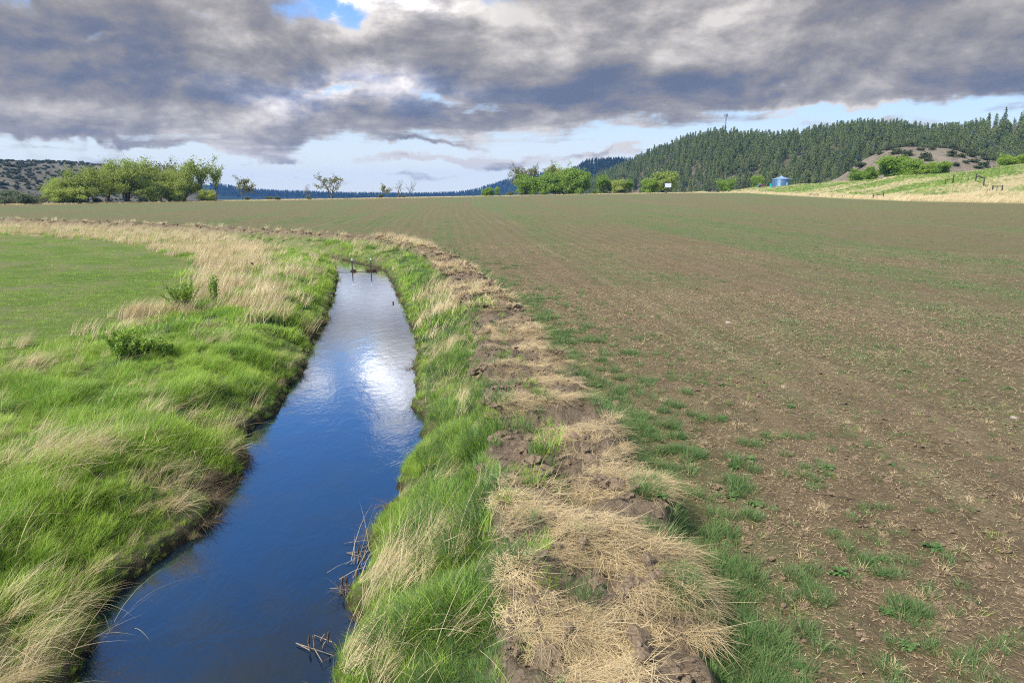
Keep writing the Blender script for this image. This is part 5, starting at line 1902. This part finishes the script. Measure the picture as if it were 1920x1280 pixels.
M_DEADSTALK = simple_mat('dead_stalk', (0.16, 0.12, 0.08), (0.36, 0.29, 0.20), 20, 0.9, 0.1)
reed(648, 1112, 16, 0.42, 21, 'largest clump of dead brown reeds in the water, middle of the right bank')
reed(608, 1205, 12, 0.38, 22, 'sparse dead reeds in the water nearest the bottom of the picture')
reed(672, 1045, 12, 0.36, 23, 'dead reeds on a muddy point of the right bank')
reed(716, 985, 8, 0.42, 24, 'few thin dead reeds at the right bank farther up the creek')


# leafy bushes on the left bank
def bank_bush(px, py, z0, H, rad, n, seed, label, cat='bush'):
    a = at_z(px, py, z0)
    a[2] = GROUND_Z(a[0], a[1]) - 0.05
    g = np.random.default_rng(seed)
    st = MB()
    c = []
    for i in range(n):
        an = g.uniform(0, 6.28)
        l = g.uniform(0.1, 1.0) * rad
        h = H * g.uniform(0.55, 1.0)
        b_ = np.array([0.12 * math.cos(an), 0.12 * math.sin(an), 0])
        e = np.array([l * math.cos(an), l * math.sin(an), h])
        mid = (b_ + e) / 2 + [0, 0, 0.1 * h]
        st.tube([b_, mid, e], [0.012, 0.009, 0.004], 4)
        for f in np.linspace(0.3, 1.0, 11):
            p0 = (b_ + (mid - b_) * f * 2) if f < 0.5 else mid + (e - mid) * (f - 0.5) * 2
            for q in range(4):
                c.append(p0 + g.normal(0, 0.035, 3))
    V, Q = leaf_quads(np.array(c), 0.05, g, 0.5)
    rn = np.repeat(g.uniform(0, 1, len(c)), 4)
    r_ = empty('leafy_bush', a, 0, label, cat, None)
    link('stems', st.build('stems', M_TWIG), r_)
    link('foliage', mesh_np('foliage', V, [Q], [M_LEAF_BRIGHT], dict(rnd=rn)), r_)


bank_bush(346, 583, 0.9, 1.25, 0.75, 34, 31, 'largest leafy green bush at the inner edge of the dry grass band')
bank_bush(402, 564, 0.9, 1.1, 0.2, 9, 32, 'slim upright leafy bush right of the largest bush')
bank_bush(236, 682, 0.9, 0.9, 0.5, 34, 33, 'green leafy bush on the left bank in front of the tall straw tuft')
bank_bush(272, 676, 0.9, 0.65, 0.35, 18, 34, 'low leafy bush right beside the green bush on the left bank')
bank_bush(305, 672, 0.9, 0.6, 0.35, 12, 35, 'sparse low sprigs at the right of the paired low bushes')


# pale rocks and big clods in the field
def rock(px, py, s, label, mat, cat):
    a = at_z(px, py, 0.9)
    a[2] = GROUND_Z(a[0], a[1])
    bm = bmesh.new()
    bmesh.ops.create_icosphere(bm, subdivisions=3, radius=1)
    co = np.array([v.co[:] for v in bm.verts])
    q = fbm(co[:, 0] * 1.6 + px, co[:, 1] * 1.6 + co[:, 2] * 2, int(px), 3)
    for v, d in zip(bm.verts, q):
        v.co *= 1 + 0.9 * d
        v.co.x *= s
        v.co.y *= s * 0.8
        v.co.z *= s * 0.55
    me = bpy.data.meshes.new('rock')
    bm.to_mesh(me)
    bm.free()
    me.materials.append(mat)
    tag(link('rock' if mat is M_ROCK else 'earth_clod', me, None, a + np.array([0, 0, s * 0.12]), px), label, cat)


rock(1366, 607, 0.11, 'pale flat rock lying on the brown field', M_ROCK, 'rock')
rock(1900, 785, 0.07, 'small pale rock near the right margin of the field', M_ROCK, 'rock')
rock(1155, 760, 0.13, 'grey earth clod lying right of the green strip', M_CLOD, 'clod')

# blackbird on a dry stalk
a = at_z(472, 494, 1.5)
gz = GROUND_Z(a[0], a[1])
bird = bpy.data.meshes.new('bird')
bm = bmesh.new()
vs = [bm.verts.new(v) for v in ((0.09, 0, 0.06), (0.06, 0, 0.055), (0.03, 0, 0.03), (-0.03, 0, 0.0), (-0.07, 0, -0.02), (-0.15, 0, -0.06))]
for p0, p1 in zip(vs, vs[1:]):
    bm.edges.new((p0, p1))
bm.to_mesh(bird)
bm.free()
M_BIRD = simple_mat('black_feathers', (0.01, 0.01, 0.012), (0.02, 0.02, 0.022), 30, 0.6, 0.3)
bird.materials.append(M_BIRD)
ob = link('small_bird', bird, None, a, 2.6)
sk = ob.modifiers.new('skin', 'SKIN')
for v, r_ in zip(bird.skin_vertices[0].data, (0.006, 0.03, 0.035, 0.048, 0.03, 0.015)):
    v.radius = (r_, r_)
bird.skin_vertices[0].data[3].use_root = True
ob.modifiers.new('smooth', 'SUBSURF').levels = 1
tag(ob, 'small black bird perched in the tall dry grass of the left bank', 'bird')

# ------------------------------------------------------------------ air
hz_m, ht, ho = new_mat('valley_haze')
hz_m.cycles.homogeneous_volume = True
hz_m.cycles.volume_sampling = 'DISTANCE'
pv = ht.n.new('ShaderNodeVolumePrincipled')
pv.inputs['Color'].default_value = (0.16, 0.45, 1.0, 1)
pv.inputs['Density'].default_value = 0.00009
pv.inputs['Anisotropy'].default_value = 0.0
ht.l.new(pv.outputs[0], ho.inputs['Volume'])
m_ = MB()
m_.box((0, 0, 40), (11000, 11000, 240))
tag(link('haze', m_.build('haze', hz_m)), kind='stuff')
